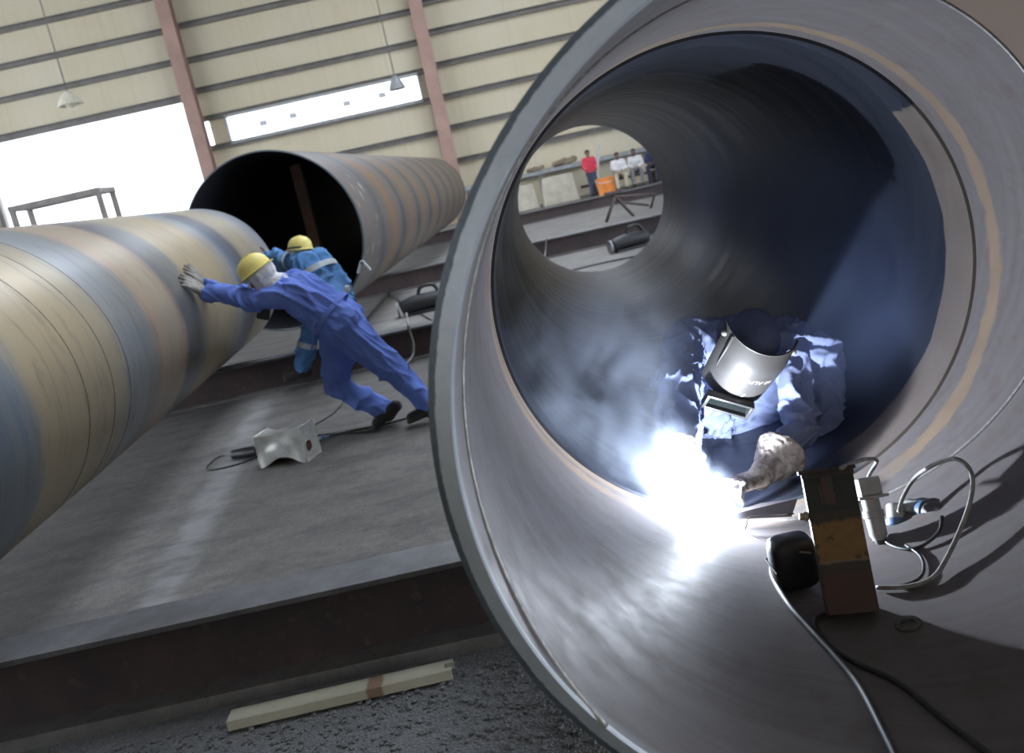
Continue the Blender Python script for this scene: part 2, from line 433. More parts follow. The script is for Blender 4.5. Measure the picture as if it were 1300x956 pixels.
# white block standing across the yard, seen through the strip opening
bt = empty('building', (-8, 62, 0), 'overexposed white building across the yard with four small grey windows', 'building')
bm = bmesh.new(); box(bm, (-10, 62, 4.5), (50, 6, 9)); box(bm, (-10, 62, 9.1), (50.6, 6.6, .25))
from_bm('wall', bm, mat('white_render', (.93, .93, .92), .8, 0, .02), bt, smooth=False)
for px, py in ((334, 155.5), (372, 146), (440, 130.5), (485, 120)):
    p = at(px, py, 58.98); bm = bmesh.new(); box(bm, p, (.46, .1, .26)); 
    box(bm, p + V((0, -.04, -.16)), (.56, .14, .05))
    from_bm('window', bm, mat('grey_window', (.09, .09, .10), .3), bt, smooth=False)
struct(from_bm('floor_yard', (lambda b: (box(b, (-6, 80, -.2), (160, 88, .3)), b)[1])(bmesh.new()), mat('pale_yard', (.55, .53, .5), .9), smooth=False))

# H-beams lying across the hall
def beam(y, x0, x1, label, ht=.327):
    t = empty('steel_beam', ((x0 + x1) / 2, y, 0), label, 'beam', 'pipe skid beams across the floor')
    L = x1 - x0; xc = (x0 + x1) / 2
    bm = bmesh.new(); box(bm, (xc, y + .11, ht / 2), (L, .016, ht - .04)); from_bm('web', bm, M_BEAM, t, smooth=False)
    bm = bmesh.new(); box(bm, (xc, y + .11, ht - .011), (L, .22, .022), bev=.003); from_bm('top_flange', bm, M_FLANGE, t, smooth=False)
    bm = bmesh.new(); box(bm, (xc, y + .11, .011 - .02), (L, .22, .062), bev=.003); from_bm('bottom_flange', bm, M_DUSTY, t, smooth=False)
    return t
beam(3.10, -5.5, 4, 'dark rusted skid beam nearest the camera, under the big pipe mouth')
beam(8.98, -6.5, 6, 'rusty skid beam behind the two pushing workers')
beam(15.75, -9, 8, 'skid beam under the middle of the background pipe')

beam(25.9, -9, 10, 'farthest skid beam, in front of the seated men')

# ------------------------------------------------------------------ pipes
def pipe_section(name, R, t, y0, y1, parent, mats, bevel=(0, 0), seg=192, lip=0):
    """mats: outer, inner, end ; in the parent's local frame, axis along Y at height R"""
    bm = bmesh.new(); c0 = R; Ri = R - t - lip
    n = max(2, int((y1 - y0) / .5))
    ys = [y0 + (y1 - y0) * k / n for k in range(n + 1)]
    prof = []          # (radius, y, material of the strip that follows)
    o = list(ys); o[0] = y0 + bevel[0]; o[-1] = y1 - bevel[1]
    for k, y in enumerate(o): prof.append((R, y, 0))
    prof[-1] = (R, o[-1], 2)
    if bevel[1]: prof.append((Ri + .004, y1, 2))
    for k, y in enumerate(ys[::-1]): prof.append((Ri, y, 1))
    prof[-1] = (Ri, ys[0] + (.006 if bevel[0] else 0), 2)
    if bevel[0]: prof.append((Ri + .0035, y0, 2))
    L = []
    for r, y, mi in prof:
        L.append([bm.verts.new((r * math.sin(2 * PI * k / seg), y, c0 - r * math.cos(2 * PI * k / seg))) for k in range(seg)])
    for i in range(len(prof)):
        a, b = L[i], L[(i + 1) % len(prof)]
        for k in range(seg):
            f = bm.faces.new((a[k], a[(k + 1) % seg], b[(k + 1) % seg], b[k])); f.material_index = prof[i][2]
    return from_bm(name, bm, mats, parent, True, False, angle=25)
def bead(name, R, r, f, a0, a1, n, parent, mt, flat=.6):
    """weld bead: f(angle deg) -> axial; on radius r"""
    bm = bmesh.new(); pts = []
    for k in range(n + 1):
        a = a0 + (a1 - a0) * k / n; q = R_(a); pts.append(V((r * math.sin(q), f(a), R - r * math.cos(q))))
    tube(bm, pts, lambda t: .0055 * (1 + .18 * noise.noise(V((t * 260, 0, 0)))), 6, sub=1)
    return from_bm(name, bm, mt, parent, True, False)

SKIN_TONE = (.36, .295, .21)
TAN, TAN2, BLUE, GREY, DARK, PINK = (.385, .31, .20), (.335, .285, .21), (.085, .12, .18), (.24, .26, .29), (.085, .09, .11), (.36, .255, .185)
M_BEAD = mat('weld_bead', (.42, .41, .40), .4, .5, .4, 60)
RM = .816
pm = empty('steel_pipe', (.64056, 1.38788, .327), 'large open steel pipe in the foreground with the welder crouched inside', 'pipe', 'spiral welded steel pipes', -.059)
M_OUT = steel_outer('main_pipe_skin', RM, [(0, GREY), (1.5, TAN2), (3, BLUE), (4.5, TAN), (6, DARK), (8, GREY)], .0025, SKIN_TONE, 8.3)
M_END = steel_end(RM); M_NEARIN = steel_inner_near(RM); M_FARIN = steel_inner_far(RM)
pipe_section('near_section', RM, .042, 0, 1.4985, pm, [M_OUT, M_NEARIN, M_END], (.02, 0), 256)
pipe_section('far_section', RM, .042, 1.5005, 8.32, pm, [M_OUT, M_FARIN, M_FARIN], (0, 0), 256, lip=.010)  # inner lip added so the far bore falls partly in shade
bead('spiral_weld', RM, RM - .0425, lambda a: .71 + (148 - a) * .0045, -30, 306, 340, pm, M_BEAD)

pl = empty('steel_pipe', (-3.21 + 11.8 * .052, 10.22 - 11.78, .327), 'tan and blue banded steel pipe being rolled by two workers', 'pipe', 'spiral welded steel pipes', .052)
LL = 11.8
bl = [(-7.5, TAN2), (-6.75, TAN), (-6.7, BLUE), (-6.2, (.16, .20, .25)), (-6.12, TAN), (-5.4, TAN), (-5.05, TAN2), (-4.95, GREY), (-4.5, (.17, .19, .21)), (-4.35, PINK), (-4.0, TAN2), (-3.8, PINK), (-3.68, DARK), (-3.3, (.16, .17, .185)), (-3.15, TAN), (-2.2, TAN), (-1.85, GREY), (-1.6, BLUE), (-1.2, DARK), (-1.08, TAN2), (-.3, TAN2), (0, GREY)]
M_LEFT = steel_outer('rolling_pipe_skin', RM, [(p + LL, c) for p, c in bl], .0025, SKIN_TONE, LL, .32)
pipe_section('shell', RM, .022, 0, LL, pl, [M_LEFT, mat('dark_pipe_inside', (.10, .10, .105), .6, .2), M_END], (0, .004), 192)
for off in (-5.62, -5.25, -4.98):
    bead('weld_line', RM, RM + .0005 - .004, (lambda o: (lambda a: o + LL - a * .0025))(off), 20, 175, 120, pl, mat('weld_line_dark', (.12, .10, .085), .6, .2))

RS = 1.06896
def rust_stripes():
    n = NT('background_pipe_skin'); x, y, z, ang = pipe_coords(n, RS)
    wob = n.M('MULTIPLY', n.M('SUBTRACT', n.noise(n.vec(n.M('MULTIPLY', x, .6), n.M('MULTIPLY', y, 1.0), n.M('MULTIPLY', z, .6)), .8, 4, .6), .5), 1.5)
    h = n.M('ADD', n.M('ADD', y, n.M('MULTIPLY', ang, .003)), wob)
    f = n.M('FRACT', n.M('DIVIDE', h, 1.9))
    c = n.ramp(f, [(0, (.034, .034, .04)), (.12, (.095, .088, .083)), (.4, (.175, .10, .052)), (.55, (.14, .10, .07)), (.8, (.10, .094, .09)), (.93, (.05, .05, .053)), (1, (.034, .034, .04))])
    st = n.noise(n.vec(n.M('MULTIPLY', x, .5), n.M('MULTIPLY', h, 14), n.M('MULTIPLY', z, .5)), 1.0, 5, .65)
    c = n.mix(n.ramp(st, [(.35, 0), (.7, .4)]), c, (.08, .076, .073))
    g = n.step(y, 2.2, .3)
    c = n.mix(n.M('MULTIPLY', g, .7), c, (.11, .106, .11))
    ch = n.noise(n.vec(n.M('MULTIPLY', x, 3), n.M('MULTIPLY', y, 6), n.M('MULTIPLY', z, 2.2)), 1.6, 4, .7)
    c = n.mix(n.M('MULTIPLY', n.step(ch, .62, .68), n.M('MULTIPLY', n.step(y, 1.6, .9), n.M('MULTIPLY', n.step(ang, 50, 60), n.step(ang, 135, 120)))), c, (.5, .5, .5))
    return n.fin(c, .5, .25, .45)
ps = empty('steel_pipe', (-2.4969, 10.947, 1.37474 + .0225 - RS), 'wider striped rusty steel pipe behind the two workers with black mouth', 'pipe', 'spiral welded steel pipes', -.061)
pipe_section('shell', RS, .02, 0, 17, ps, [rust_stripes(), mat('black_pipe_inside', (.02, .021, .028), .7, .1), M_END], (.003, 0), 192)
# upright strut bracing the mouth of the wide pipe
bm = bmesh.new(); box(bm, (-.32, 3.2, RS), (.14, .03, 1.98)); box(bm, (-.39, 3.2, RS), (.02, .12, 1.98)); box(bm, (-.25, 3.2, RS), (.02, .12, 1.98))
from_bm('brace', bm, rusty('rusty_brace', (.5, .33, .26), (.62, .45, .38), 5), ps, False, False)

# ------------------------------------------------------------------ people
def cap(b, *a, **k): cone(b, *a, **k)
def P(*t): return at(*t)
def lat(J): return (J['shL'] - J['shR']).normalized()
def torso(b, J, k, fat=1.0):
    for s in 'LR':
        a, h = J['sh' + s], J['hip' + s]; c = (J['chest'] + a) / 2
        cap(b, a.lerp(c, .3), .088 * k * fat, h, .112 * k * fat)
        cap(b, J['chest'].lerp(a, .35), .105 * k * fat, J['pelvis'].lerp(h, .6), .115 * k * fat)
    cap(b, J['shL'], .07 * k, J['shR'], .07 * k)
    cap(b, J['chest'], .115 * k * fat, J['pelvis'], .12 * k * fat)
    cap(b, J['chest'], .10 * k, J['neck'], .062 * k)
    cap(b, J['hipL'], .11 * k, J['hipR'], .11 * k)
def arm(b, J, s, k, cuff=.047):
    cap(b, J['sh' + s], .072 * k, J['el' + s], .056 * k); cap(b, J['el' + s], .056 * k, J['wr' + s], cuff * k)
def leg(b, J, s, k, hem=.066, end=.88):
    cap(b, J['hip' + s], .108 * k, J['kn' + s], .078 * k); cap(b, J['kn' + s], .076 * k, J['kn' + s].lerp(J['an' + s], end), hem * k)
def head(b, c, f, u, k=1.0):
    f = f.normalized(); u = (u - f * u.dot(f)).normalized(); s = f.cross(u)
    cap(b, c - f * .022 * k + u * .02 * k, .088 * k, c + f * .012 * k + u * .025 * k, .088 * k, 18, (s, .9))
    cap(b, c + f * .022 * k - u * .015 * k, .078 * k, c + f * .052 * k - u * .088 * k, .036 * k, 16, (s, .88))
    cap(b, c + f * .095 * k + u * .012 * k, .011 * k, c + f * .116 * k - u * .028 * k, .015 * k, 10)
    cap(b, c + f * .09 * k + u * .028 * k + s * .03 * k, .012 * k, c + f * .09 * k + u * .028 * k - s * .03 * k, .012 * k, 10)
    cap(b, c + f * .085 * k - u * .062 * k + s * .018 * k, .011 * k, c + f * .085 * k - u * .062 * k - s * .018 * k, .011 * k, 10)
    for q in (1, -1): cap(b, c + s * .083 * q * k + u * .015 * k, .018 * k, c + s * .081 * q * k - u * .025 * k, .013 * k, 10, (s, .5))
def eyes(par, c, f, u, k=1.0):
    f = f.normalized(); u = (u - f * u.dot(f)).normalized(); s = f.cross(u)
    for q in (1, -1):
        b = bmesh.new(); bmesh.ops.create_uvsphere(b, u_segments=10, v_segments=8, radius=.013 * k)
        bmesh.ops.translate(b, verts=b.verts, vec=c + f * .086 * k + u * .008 * k + s * .031 * q * k)
        from_bm('eye', b, mat('eye', (.05, .035, .03), .2), par)
def body(par, J, f, u, voxel=.014, hk=1.0, hands=False, skin=None):
    def bld(b):
        torso(b, J, .8, .9)
        for s in 'LR': arm(b, J, s, .72, .034); leg(b, J, s, .72, .045)
        cap(b, J['head'] - u * .04, .056, J['neck'], .06)
        head(b, J['head'], f, u, hk)
        if hands:
            for s in 'LR':
                d = (J['wr' + s] - J['el' + s]).normalized(); w = J['wr' + s]; sd = d.cross(V((0, 0, 1))).normalized()
                cap(b, w, .026, w + d * .06, .034, 12)
                for i, o in enumerate((-.026, -.009, .009, .026)):
                    a = w + d * .07 + sd * o; e = a + (d * .8 - V((0, 0, .55))).normalized() * (.045, .055, .05, .04)[i]
                    cap(b, a, .0095, e, .009, 8); cap(b, e, .009, e + (d * .2 - V((0, 0, 1))).normalized() * .03, .008, 8)
                cap(b, w + d * .03 + sd * .03, .012, w + d * .065 + sd * .055 - V((0, 0, .02)), .010, 8)
    return organic('body', bld, skin or M_SKIN, par, voxel, 3)
def hard_hat(par, c, up, fwd, k=1.0, mt=None):
    up = up.normalized(); fwd = (fwd - up * fwd.dot(up)).normalized(); sd = up.cross(fwd)
    b = bmesh.new()
    pr = [(.108, .004), (.134, -.002), (.137, .004), (.116, .012), (.114, .03), (.109, .06), (.095, .094), (.07, .118), (.036, .131), (.001, .135)]
    lathe(b, [(r * k, h * k) for r, h in pr], c, up, 32, fwd, sx=.95, sy=1.14)
    # peak at the front
    cap(b, c + fwd * .12 * k + sd * .05 * k, .03 * k, c + fwd * .12 * k - sd * .05 * k, .03 * k, 14, (up, .18))
    for o in (-.03, 0, .03):
        pts = []
        for i in range(11):
            a = R_(-68 + 136 * i / 10); pts.append(c + fwd * math.sin(a) * .128 * k + up * (.012 + math.cos(a) * .125 * (1 - abs(o) * 2.2)) * k + sd * o * k)
        tube(b, pts, .006 * k, 6, sub=2)
    return from_bm('hard_hat', b, mt or M_YELLOW, par, angle=50)
def glove(par, w, d, palm, thumb, mt, k=1.1, curl=.35, spread=.12, cuff=.09, cuff_r=.05, name='glove', voxel=.0055, wr=.0025, el=None):
    """w wrist, d towards the fingertips, palm = direction the palm faces, thumb=+1/-1 side"""
    d = V(d).normalized(); p = V(palm); p = (p - d * p.dot(d)).normalized(); s = d.cross(p) * thumb
    def bld(b):
        for o in (-.03, -.01, .012, .032):
            cap(b, w + s * o * .7 * k, .02 * k, w + (d * .09 + s * o) * k, .0165 * k, 12)
        for i, (o, L) in enumerate(((.034, .072), (.012, .082), (-.011, .077), (-.033, .058))):
            a = w + (d * .092 + s * o) * k; dr = (d + s * spread * (o / .033)).normalized(); r = .0125 * k
            for j, fr in enumerate((.45, .32, .23)):
                an = curl * (j + .6) * (1 + .12 * i)
                v = dr * math.cos(an) + p * math.sin(an)
                e = a + v * L * fr * k; cap(b, a, r, e, r * .93, 10); a = e; r *= .93
        a = w + (d * .03 + s * .033) * k; e = a + (d * .6 + s * .55 + p * .25).normalized() * .05 * k
        cap(b, a, .017 * k, e, .014 * k, 10); cap(b, e, .0138 * k, e + (d * .85 + s * .25 + p * (.2 + curl * .6)).normalized() * .036 * k, .0125 * k, 10)
        cd = d if el is None else (w - el).normalized()
        cap(b, w + d * .01, .036 * k, w - cd * cuff * .5, .047 * k, 16); lathe(b, [(.001, 0), (cuff_r * .97, 0), (cuff_r, .006), (.047 * k, cuff * .65), (.04 * k, cuff * .8), (.001, cuff * .8)], w - cd * cuff, cd, 20)
    return organic(name, bld, mt, par, voxel, 3, wr, 30)
def boot(par, an, heel, toe, mt=None, k=1.0):
    def bld(b):
        up = V((0, 0, 1)); d = (toe - heel).normalized(); n = d.cross(up).cross(d).normalized()
        cap(b, an, .055 * k, heel + n * .05, .045 * k)
        cap(b, heel + n * .05, .043 * k, toe - d * .03 + n * .04, .045 * k, 14, (n, .85))
        for o in (-.012, .012):
            cap(b, heel + n * .018 + d.cross(n) * o, .036 * k, toe - d * .02 + n * .018 + d.cross(n) * o, .04 * k, 14, (n, .4))
    return organic('boot', bld, mt or M_BOOT, par, .009, 3)
def ring_band(par, c, ax, rx, ry, wd, ref, mt, name='reflective_tape'):
    b = bmesh.new(); F = frame(ax, ref); L = []
    lathe(b, [(1, -wd / 2), (1.03, -wd / 2), (1.03, wd / 2), (1, wd / 2)], (0, 0, 0), (0, 0, 1), 32, closed=True)
    M = F @ Matrix.Diagonal((rx, ry, 1))
    for v in b.verts: v.co = M @ v.co + V(c)
    return from_bm(name, b, mt, par, angle=40)

# --- worker pushing the near pipe
J = dict(head=P(333, 350, 6.62), neck=P(362, 363, 6.62), chest=P(385, 374, 6.62), pelvis=P(434, 408, 6.6),
         shL=P(377, 374, 6.47), shR=P(371, 362, 6.80), elL=P(316, 381, 6.60), elR=P(314, 374, 6.93), wrL=P(264, 371, 6.72), wrR=P(263, 364, 6.95),
         hipL=P(436, 414, 6.50), hipR=P(431, 406, 6.72), knL=P(497, 468, 6.44), anL=P(545, 516, 6.42), knR=P(428, 489, 6.74), anR=P(492, 523, 6.60))
pw = empty('person', (J['anL'].x - .2, 6.5, 0), 'worker in royal blue coverall and yellow hard hat leaning hard into the banded pipe', 'person')
fwd = V((-.93, .1, -.30)); upv = V((-.30, 0, .95))
body(pw, J, fwd, upv)
def bld(b):
    torso(b, J, 1.22, 1.12)
    arm(b, J, 'L', 1.32, .043); arm(b, J, 'R', 1.1, .045)
    for s in 'LR': leg(b, J, s, 1.28, .058)
organic('coverall', bld, M_BLUE, pw, .009, 2, .030, 6, (J['pelvis'] - J['neck']).normalized(), 2)
def bld(b):
    head(b, J['head'], fwd, upv, 1.06); cap(b, J['head'] - upv * .05, .070, J['neck'] + V((-.02, 0, .02)), .082)
organic('face_cloth', bld, M_WHITECLOTH, pw, .009, 3, .006, 16)
hard_hat(pw, J['head'] + upv * .045 + fwd * .02, upv + V((-.14, 0, 0)), fwd, .97)
hw = P(258, 370, 6.73)
glove(pw, hw, P(209, 341, 6.55) - hw, V((-1, .12, -.2)), -1, M_GLOVE, 1.15, .10, .2, .10)
hw2 = P(258, 360, 6.97)
glove(pw, hw2, P(231, 331, 6.84) - hw2, V((-1, .1, -.2)), 1, M_GLOVE, 1.15, .12, .2, .08)
boot(pw, J['anL'] - V((0, 0, .03)), P(553, 524, 6.42), P(521, 538, 6.43))
boot(pw, J['anR'] - V((0, 0, .02)), P(508, 521, 6.58), P(479, 545, 6.57))
ring_band(pw, J['chest'].lerp(J['pelvis'], .72), J['pelvis'] - J['chest'], .185, .245, .03, lat(J), M_BLUE, 'waist_belt')
b = bmesh.new(); tube(b, [P(400, 408, 6.33), P(397, 420, 6.32), P(398, 432, 6.35), P(395, 445, 6.36)], .006, 6); from_bm('waist_tie', b, M_BLUE, pw)
b = bmesh.new(); box(b, P(335, 396, 6.58), (.09, .05, .11), Matrix.Rotation(.4, 3, 'Y'), .012); from_bm('radio_pouch', b, M_BLACK, pw)

# --- second worker, bent over at the pipe's far end
J = dict(head=P(382, 322, 8.85), neck=P(391, 331, 8.82), chest=P(400, 343, 8.80), pelvis=P(424, 384, 8.72),
         shL=P(388, 336, 8.66), shR=P(386, 330, 9.02), elL=P(362, 329, 9.12), elR=P(362, 340, 9.25), wrL=P(346, 326, 9.48), wrR=P(345, 345, 9.55),
         hipL=P(427, 386, 8.58), hipR=P(419, 384, 8.88), knL=P(424, 434, 8.62), anL=P(436, 470, 8.62), knR=P(392, 428, 8.80), anR=P(383, 468, 8.78))
p2 = empty('person', (J['anR'].x, 8.75, 0), 'worker in faded blue coverall with grey tape bands, bent over behind the leaning worker', 'person')
fwd = V((-.75, .55, -.35)); upv = V((.10, .10, 1)).normalized()
body(p2, J, fwd, upv)
def bld(b):
    torso(b, J, 1.2, 1.2)
    cap(b, J['chest'] + V((.06, 0, .04)), .15, J['pelvis'] + V((.05, 0, .05)), .17)
    for s in 'LR': arm(b, J, s, 1.4, .058); leg(b, J, s, 1.2, .068)
organic('coverall', bld, M_TEAL, p2, .011, 2, .030, 5, None, 5)
def bld(b): head(b, J['head'], fwd, upv, 1.08); cap(b, J['head'] - upv * .03, .08, J['neck'], .085)
organic('head_cloth', bld, M_WHITECLOTH, p2, .01, 3, .004, 14)
hard_hat(p2, J['head'] + upv * .035, upv + V((.05, 0, 0)), fwd, 1.0)
ring_band(p2, J['head'] + upv * .055, upv + V((.05, 0, 0)), .124, .112, .022, fwd.cross(upv), mat('green_strap', (.05, .12, .10), .6), 'helmet_strap')
ring_band(p2, J['elL'].lerp(J['shL'], .35), J['shL'] - J['elL'], .098, .098, .05, V((0, 0, 1)), M_REFL)
ring_band(p2, J['chest'].lerp(J['pelvis'], .1), J['pelvis'] - J['chest'], .215, .285, .055, lat(J), M_REFL)
ring_band(p2, J['knR'].lerp(J['anR'], .25), J['knR'] - J['anR'], .096, .096, .055, V((1, 0, 0)), M_REFL)
for s, th in (('L', -1), ('R', 1)):
    glove(p2, J['wr' + s], V((-.45, .55, .45)), V((-1, .2, -.1)), th, M_GLOVE, 1.15, .1, .2, .14, .055)
boot(p2, J['anR'] - V((0, 0, .03)), P(393, 478, 8.78), P(363, 485, 8.77))
boot(p2, J['anL'] - V((0, 0, .03)), P(444, 474, 8.62), P(415, 484, 8.6))
b = bmesh.new(); box(b, P(441, 367, 8.55), (.05, .03, .07), None, .012); from_bm('pocket_rag', b, M_WHITECLOTH, p2)

# --- the welder crouched inside the big pipe
AX = V((math.sin(.059), math.cos(.059), 0)); AC = V((.64056, 1.38788, 1.14272)); RI = .774
def on_pipe(px, py, lift=0.0):
    """the spot on the big pipe's inside wall seen at (px, py), raised by lift"""
    d = (at(px, py, 1) - EYE); o = EYE - AC; r = RI - lift
    D = d - AX * d.dot(AX); O = o - AX * o.dot(AX)
    a, b_, c = D.dot(D), 2 * O.dot(D), O.dot(O) - r * r
    return EYE + d * ((-b_ + math.sqrt(max(0, b_ * b_ - 4 * a * c))) / (2 * a))
ARC = on_pipe(888, 655, .018)
fwd = V((-.27, -.78, -.51)).normalized(); u3 = V((.88, 0, -.47)).normalized(); fwd = (fwd - u3 * fwd.dot(u3)).normalized(); w3 = u3.cross(fwd)
if w3.z > 0: w3 = -w3
HC = P(953, 480, 3.03) - fwd * .125
J = dict(head=HC - w3 * .02 - fwd * .025, neck=P(945, 436, 3.38), chest=P(942, 440, 3.48), pelvis=P(962, 520, 3.78),
         shR=P(868, 432, 3.42), shL=P(1004, 434, 3.36), elR=P(866, 516, 3.20), elL=P(1018, 545, 3.14), wrR=P(864, 588, 3.0), wrL=P(972, 604, 2.97),
         hipR=P(912, 530, 3.72), hipL=P(1010, 520, 3.72), knR=P(853, 484, 3.26), anR=P(868, 585, 3.30), knL=P(1040, 444, 3.30), anL=P(1046, 592, 3.30))
p3 = empty('person', (.95, 3.4, .372), 'welder in dark blue coverall and black welding mask crouched at the bright arc', 'person')
fwd = V((-.27, -.78, -.51)).normalized(); u3 = V((.88, 0, -.47)).normalized(); fwd = (fwd - u3 * fwd.dot(u3)).normalized(); w3 = u3.cross(fwd)
if w3.z > 0: w3 = -w3
upv = -w3
body(p3, J, fwd, upv)
def bld(b):
    torso(b, J, 1.0, 1.05)
    for s in 'LR': arm(b, J, s, 1.05, .026); leg(b, J, s, 1.0, .074)
organic('coverall', bld, M_NAVY, p3, .0065, 2, .026, 9, None, 1)
def bld(b): head(b, J['head'], fwd, upv, 1.1); cap(b, J['head'] - upv * .02, .088, J['neck'], .095)
organic('balaclava', bld, coverall('navy_hood', (.11, .13, .24), (.06, .075, .14)), p3, .009, 3, .004, 14)
# welding mask
def mask_material():
    n = NT('mask_shell'); f = n.noise(n.obj(), 14, 4, .6)
    c = n.mix(f, (.06, .057, .055), (.11, .104, .10)); n.bump(n.noise(n.obj(), 60, 3, .6), .06, .002)
    return n.fin(c, n.ramp(f, [(.3, .48), (.7, .6)]), .3, .4)
HC = P(953, 480, 3.03) - fwd * .125
def mask_pt(th, h, off=0):
    """th side angle, h 0 at the brow edge .. 1 at the chin edge"""
    a = .132 + off; bb = .125 + off
    tp = 1 - .13 * max(0, h - .35) ** 1.3
    z = -.098 + .235 * h
    lift = .012 * (abs(math.sin(th)) ** 2.2) * (1 - h)            # sides sweep up past the brow
    pull = .05 * max(0, .3 - h) ** 1.2 * 2.2
    return HC + u3 * math.sin(th) * a * tp + fwd * ((math.cos(th) * bb - pull) * (1 if h < .8 else 1 - .12 * (h - .8))) + w3 * (z - lift)
bm = bmesh.new(); NT_, NH = 44, 18; G = {}
for s, off in ((0, 0), (1, -.004)):
    for i in range(NT_ + 1):
        for j in range(NH + 1):
            th = R_(-80 + 160 * i / NT_); G[s, i, j] = bm.verts.new(mask_pt(th, j / NH, off))
for s in (0, 1):
    for i in range(NT_):
        for j in range(NH): bm.faces.new((G[s, i, j], G[s, i + 1, j], G[s, i + 1, j + 1], G[s, i, j + 1]))
for i in range(NT_):
    for j in (0, NH): bm.faces.new((G[0, i, j], G[0, i + 1, j], G[1, i + 1, j], G[1, i, j]))
for j in range(NH):
    for i in (0, NT_): bm.faces.new((G[0, i, j], G[0, i, j + 1], G[1, i, j + 1], G[1, i, j]))
# folded crease on the left flank and rolled brow edge
tube(bm, [mask_pt(R_(-52), 0.02, .002), mask_pt(R_(-53), .2, .006), mask_pt(R_(-55), .45, .004), mask_pt(R_(-56), .6, -.001)], lambda t: .006 * (1 - t * .7), 8)
tube(bm, [mask_pt(R_(-80 + 160 * i / 25), 0.0, .0) for i in range(26)], .0035, 6, sub=1)
M_MASK = mask_material()
wm = from_bm('welding_mask', bm, M_MASK, p3, angle=50)
MW[wm.name] = MW[p3.name]
FM = Matrix((u3, -fwd, w3)).transposed()
bm = bmesh.new(); c0 = HC + fwd * .132 + w3 * .142 - u3 * .022
for sx, sz, px_, pz_ in ((.170, .010, 0, -.028), (.170, .010, 0, .028), (.012, .064, -.081, 0), (.012, .064, .081, 0)):
    box(bm, c0 + u3 * px_ + w3 * pz_ + fwd * .006, (sx, .034, sz), FM, .002)
from_bm('lens_frame', bm, mat('lens_frame', (.11, .11, .11), .35, .6), wm, angle=40)
bm = bmesh.new(); box(bm, c0 + fwd * .004, (.152, .006, .048), FM)
from_bm('dark_lens', bm, mat('dark_glass', (.01, .012, .012), .08, 0, .1, spec=.8), wm, smooth=False)
for sx in (-1, 1):
    bm = bmesh.new(); lathe(bm, [(.001, -.008), (.011, -.006), (.011, .004), (.006, .009), (.001, .010)], mask_pt(R_(72 * sx), .12, .002), u3 * sx, 14)
    from_bm('mask_knob', bm, mat('grey_knob', (.42, .40, .36), .35, .3), wm, angle=40)
def mask_text(body_, size, th0, h0, flip):
    me = text_mesh(body_, size)
    wdt = max(v.co.x for v in me.vertices)
    for v in me.vertices:
        x, y = v.co.x - wdt / 2, v.co.y - size * .35
        if flip: x, y = -x, -y
        v.co = mask_pt(th0 + x / .123 + y * .6, h0 - y / .27 + x * .12, .0012)
    return link('chalk_lettering', me, mat('chalk', (.62, .58, .54), .9), wm, smooth=False)
mask_text('60 ALPH', .027, R_(17), .50, True)
bm = bmesh.new()
for q0, q1 in (((2, .80), (6, .765)), ((6, .765), (4, .80)), ((4, .80), (1.5, .845))):
    tube(bm, [mask_pt(R_(q0[0] + 3), q0[1], .001), mask_pt(R_(q1[0] + 3), q1[1], .001)], .0012, 5, sub=1)
from_bm('chalk_mark', bm, mat('chalk', (.6, .56, .52), .9), wm)
# leather gauntlets
def gaunt():
    n = NT('sooty_leather'); f = n.noise(n.obj(), 13, 5, .65); c = n.mix(n.ramp(f, [(.42, 0), (.62, 1)]), (.52, .46, .42), (.12, .10, .095))
    n.bump(n.noise(n.obj(), 60, 4, .6), .4, .004); return n.fin(c, .8, 0, .3)
M_GAUNT = gaunt()
wl = P(966, 606, 2.96)
glove(p3, wl, P(915, 622, 2.87) - wl, V((-.35, -.25, -1)), -1, M_GAUNT, 1.2, .55, .06, .15, .094, 'gauntlet', .005, .003, J['elL'])
wr = P(862, 592, 2.99)
glove(p3, wr, P(852, 632, 2.94) - wr, V((.7, -.5, -.3)), 1, M_GAUNT, 1.1, .85, .03, .10, .066, 'gauntlet', .005, .003, J['elR'])
boot(p3, J['anR'] - V((0, 0, .03)), P(872, 612, 3.40), P(862, 628, 3.13)); boot(p3, J['anL'] - V((0, 0, .04)), P(1050, 612, 3.40), P(1040, 625, 3.16))

# ------------------------------------------------------------------ the arc, its light and its smoke
def emit(name, col, st):
    m_ = bpy.data.materials.new(name); m_.use_nodes = True; t = m_.node_tree; t.nodes.clear()
    e = t.nodes.new('ShaderNodeEmission'); o = t.nodes.new('ShaderNodeOutputMaterial'); e.inputs[0].default_value = (*col, 1); e.inputs[1].default_value = st
    t.links.new(e.outputs[0], o.inputs[0]); return m_
hp = empty('electrode_holder', P(854, 606, 2.94), 'electrode holder gripped in the right gauntlet, tip in the white arc', 'welding torch')
h0, h1 = P(846, 588, 2.99), P(864, 630, 2.93)
bm = bmesh.new(); tube(bm, [h0, h0.lerp(h1, .5), h1], lambda t: .014 - .003 * t, 12); from_bm('handle', bm, M_BLACK, hp)
bm = bmesh.new(); tube(bm, [h1, h1.lerp(ARC, .5), ARC + (h1 - ARC).normalized() * .006], .002, 8); from_bm('electrode', bm, mat('electrode_rod', (.35, .33, .30), .5, .4), hp)
bm = bmesh.new(); lathe(bm, [(.001, -.004), (.016, -.002), (.018, .006), (.014, .018), (.001, .022)], h1, (h1 - ARC), 12); from_bm('jaw', bm, mat('brass_jaw', (.4, .3, .15), .4, .8), hp)
bm = bmesh.new(); tube(bm, [h0, P(836, 577, 3.02), P(816, 577, 3.04), P(804, 592, 3.06), P(812, 622, 3.12), on_pipe(835, 632, .012)], .0085, 8)
from_bm('cable', bm, M_PALECABLE, hp)
bm = bmesh.new(); bmesh.ops.create_icosphere(bm, subdivisions=3, radius=.011)
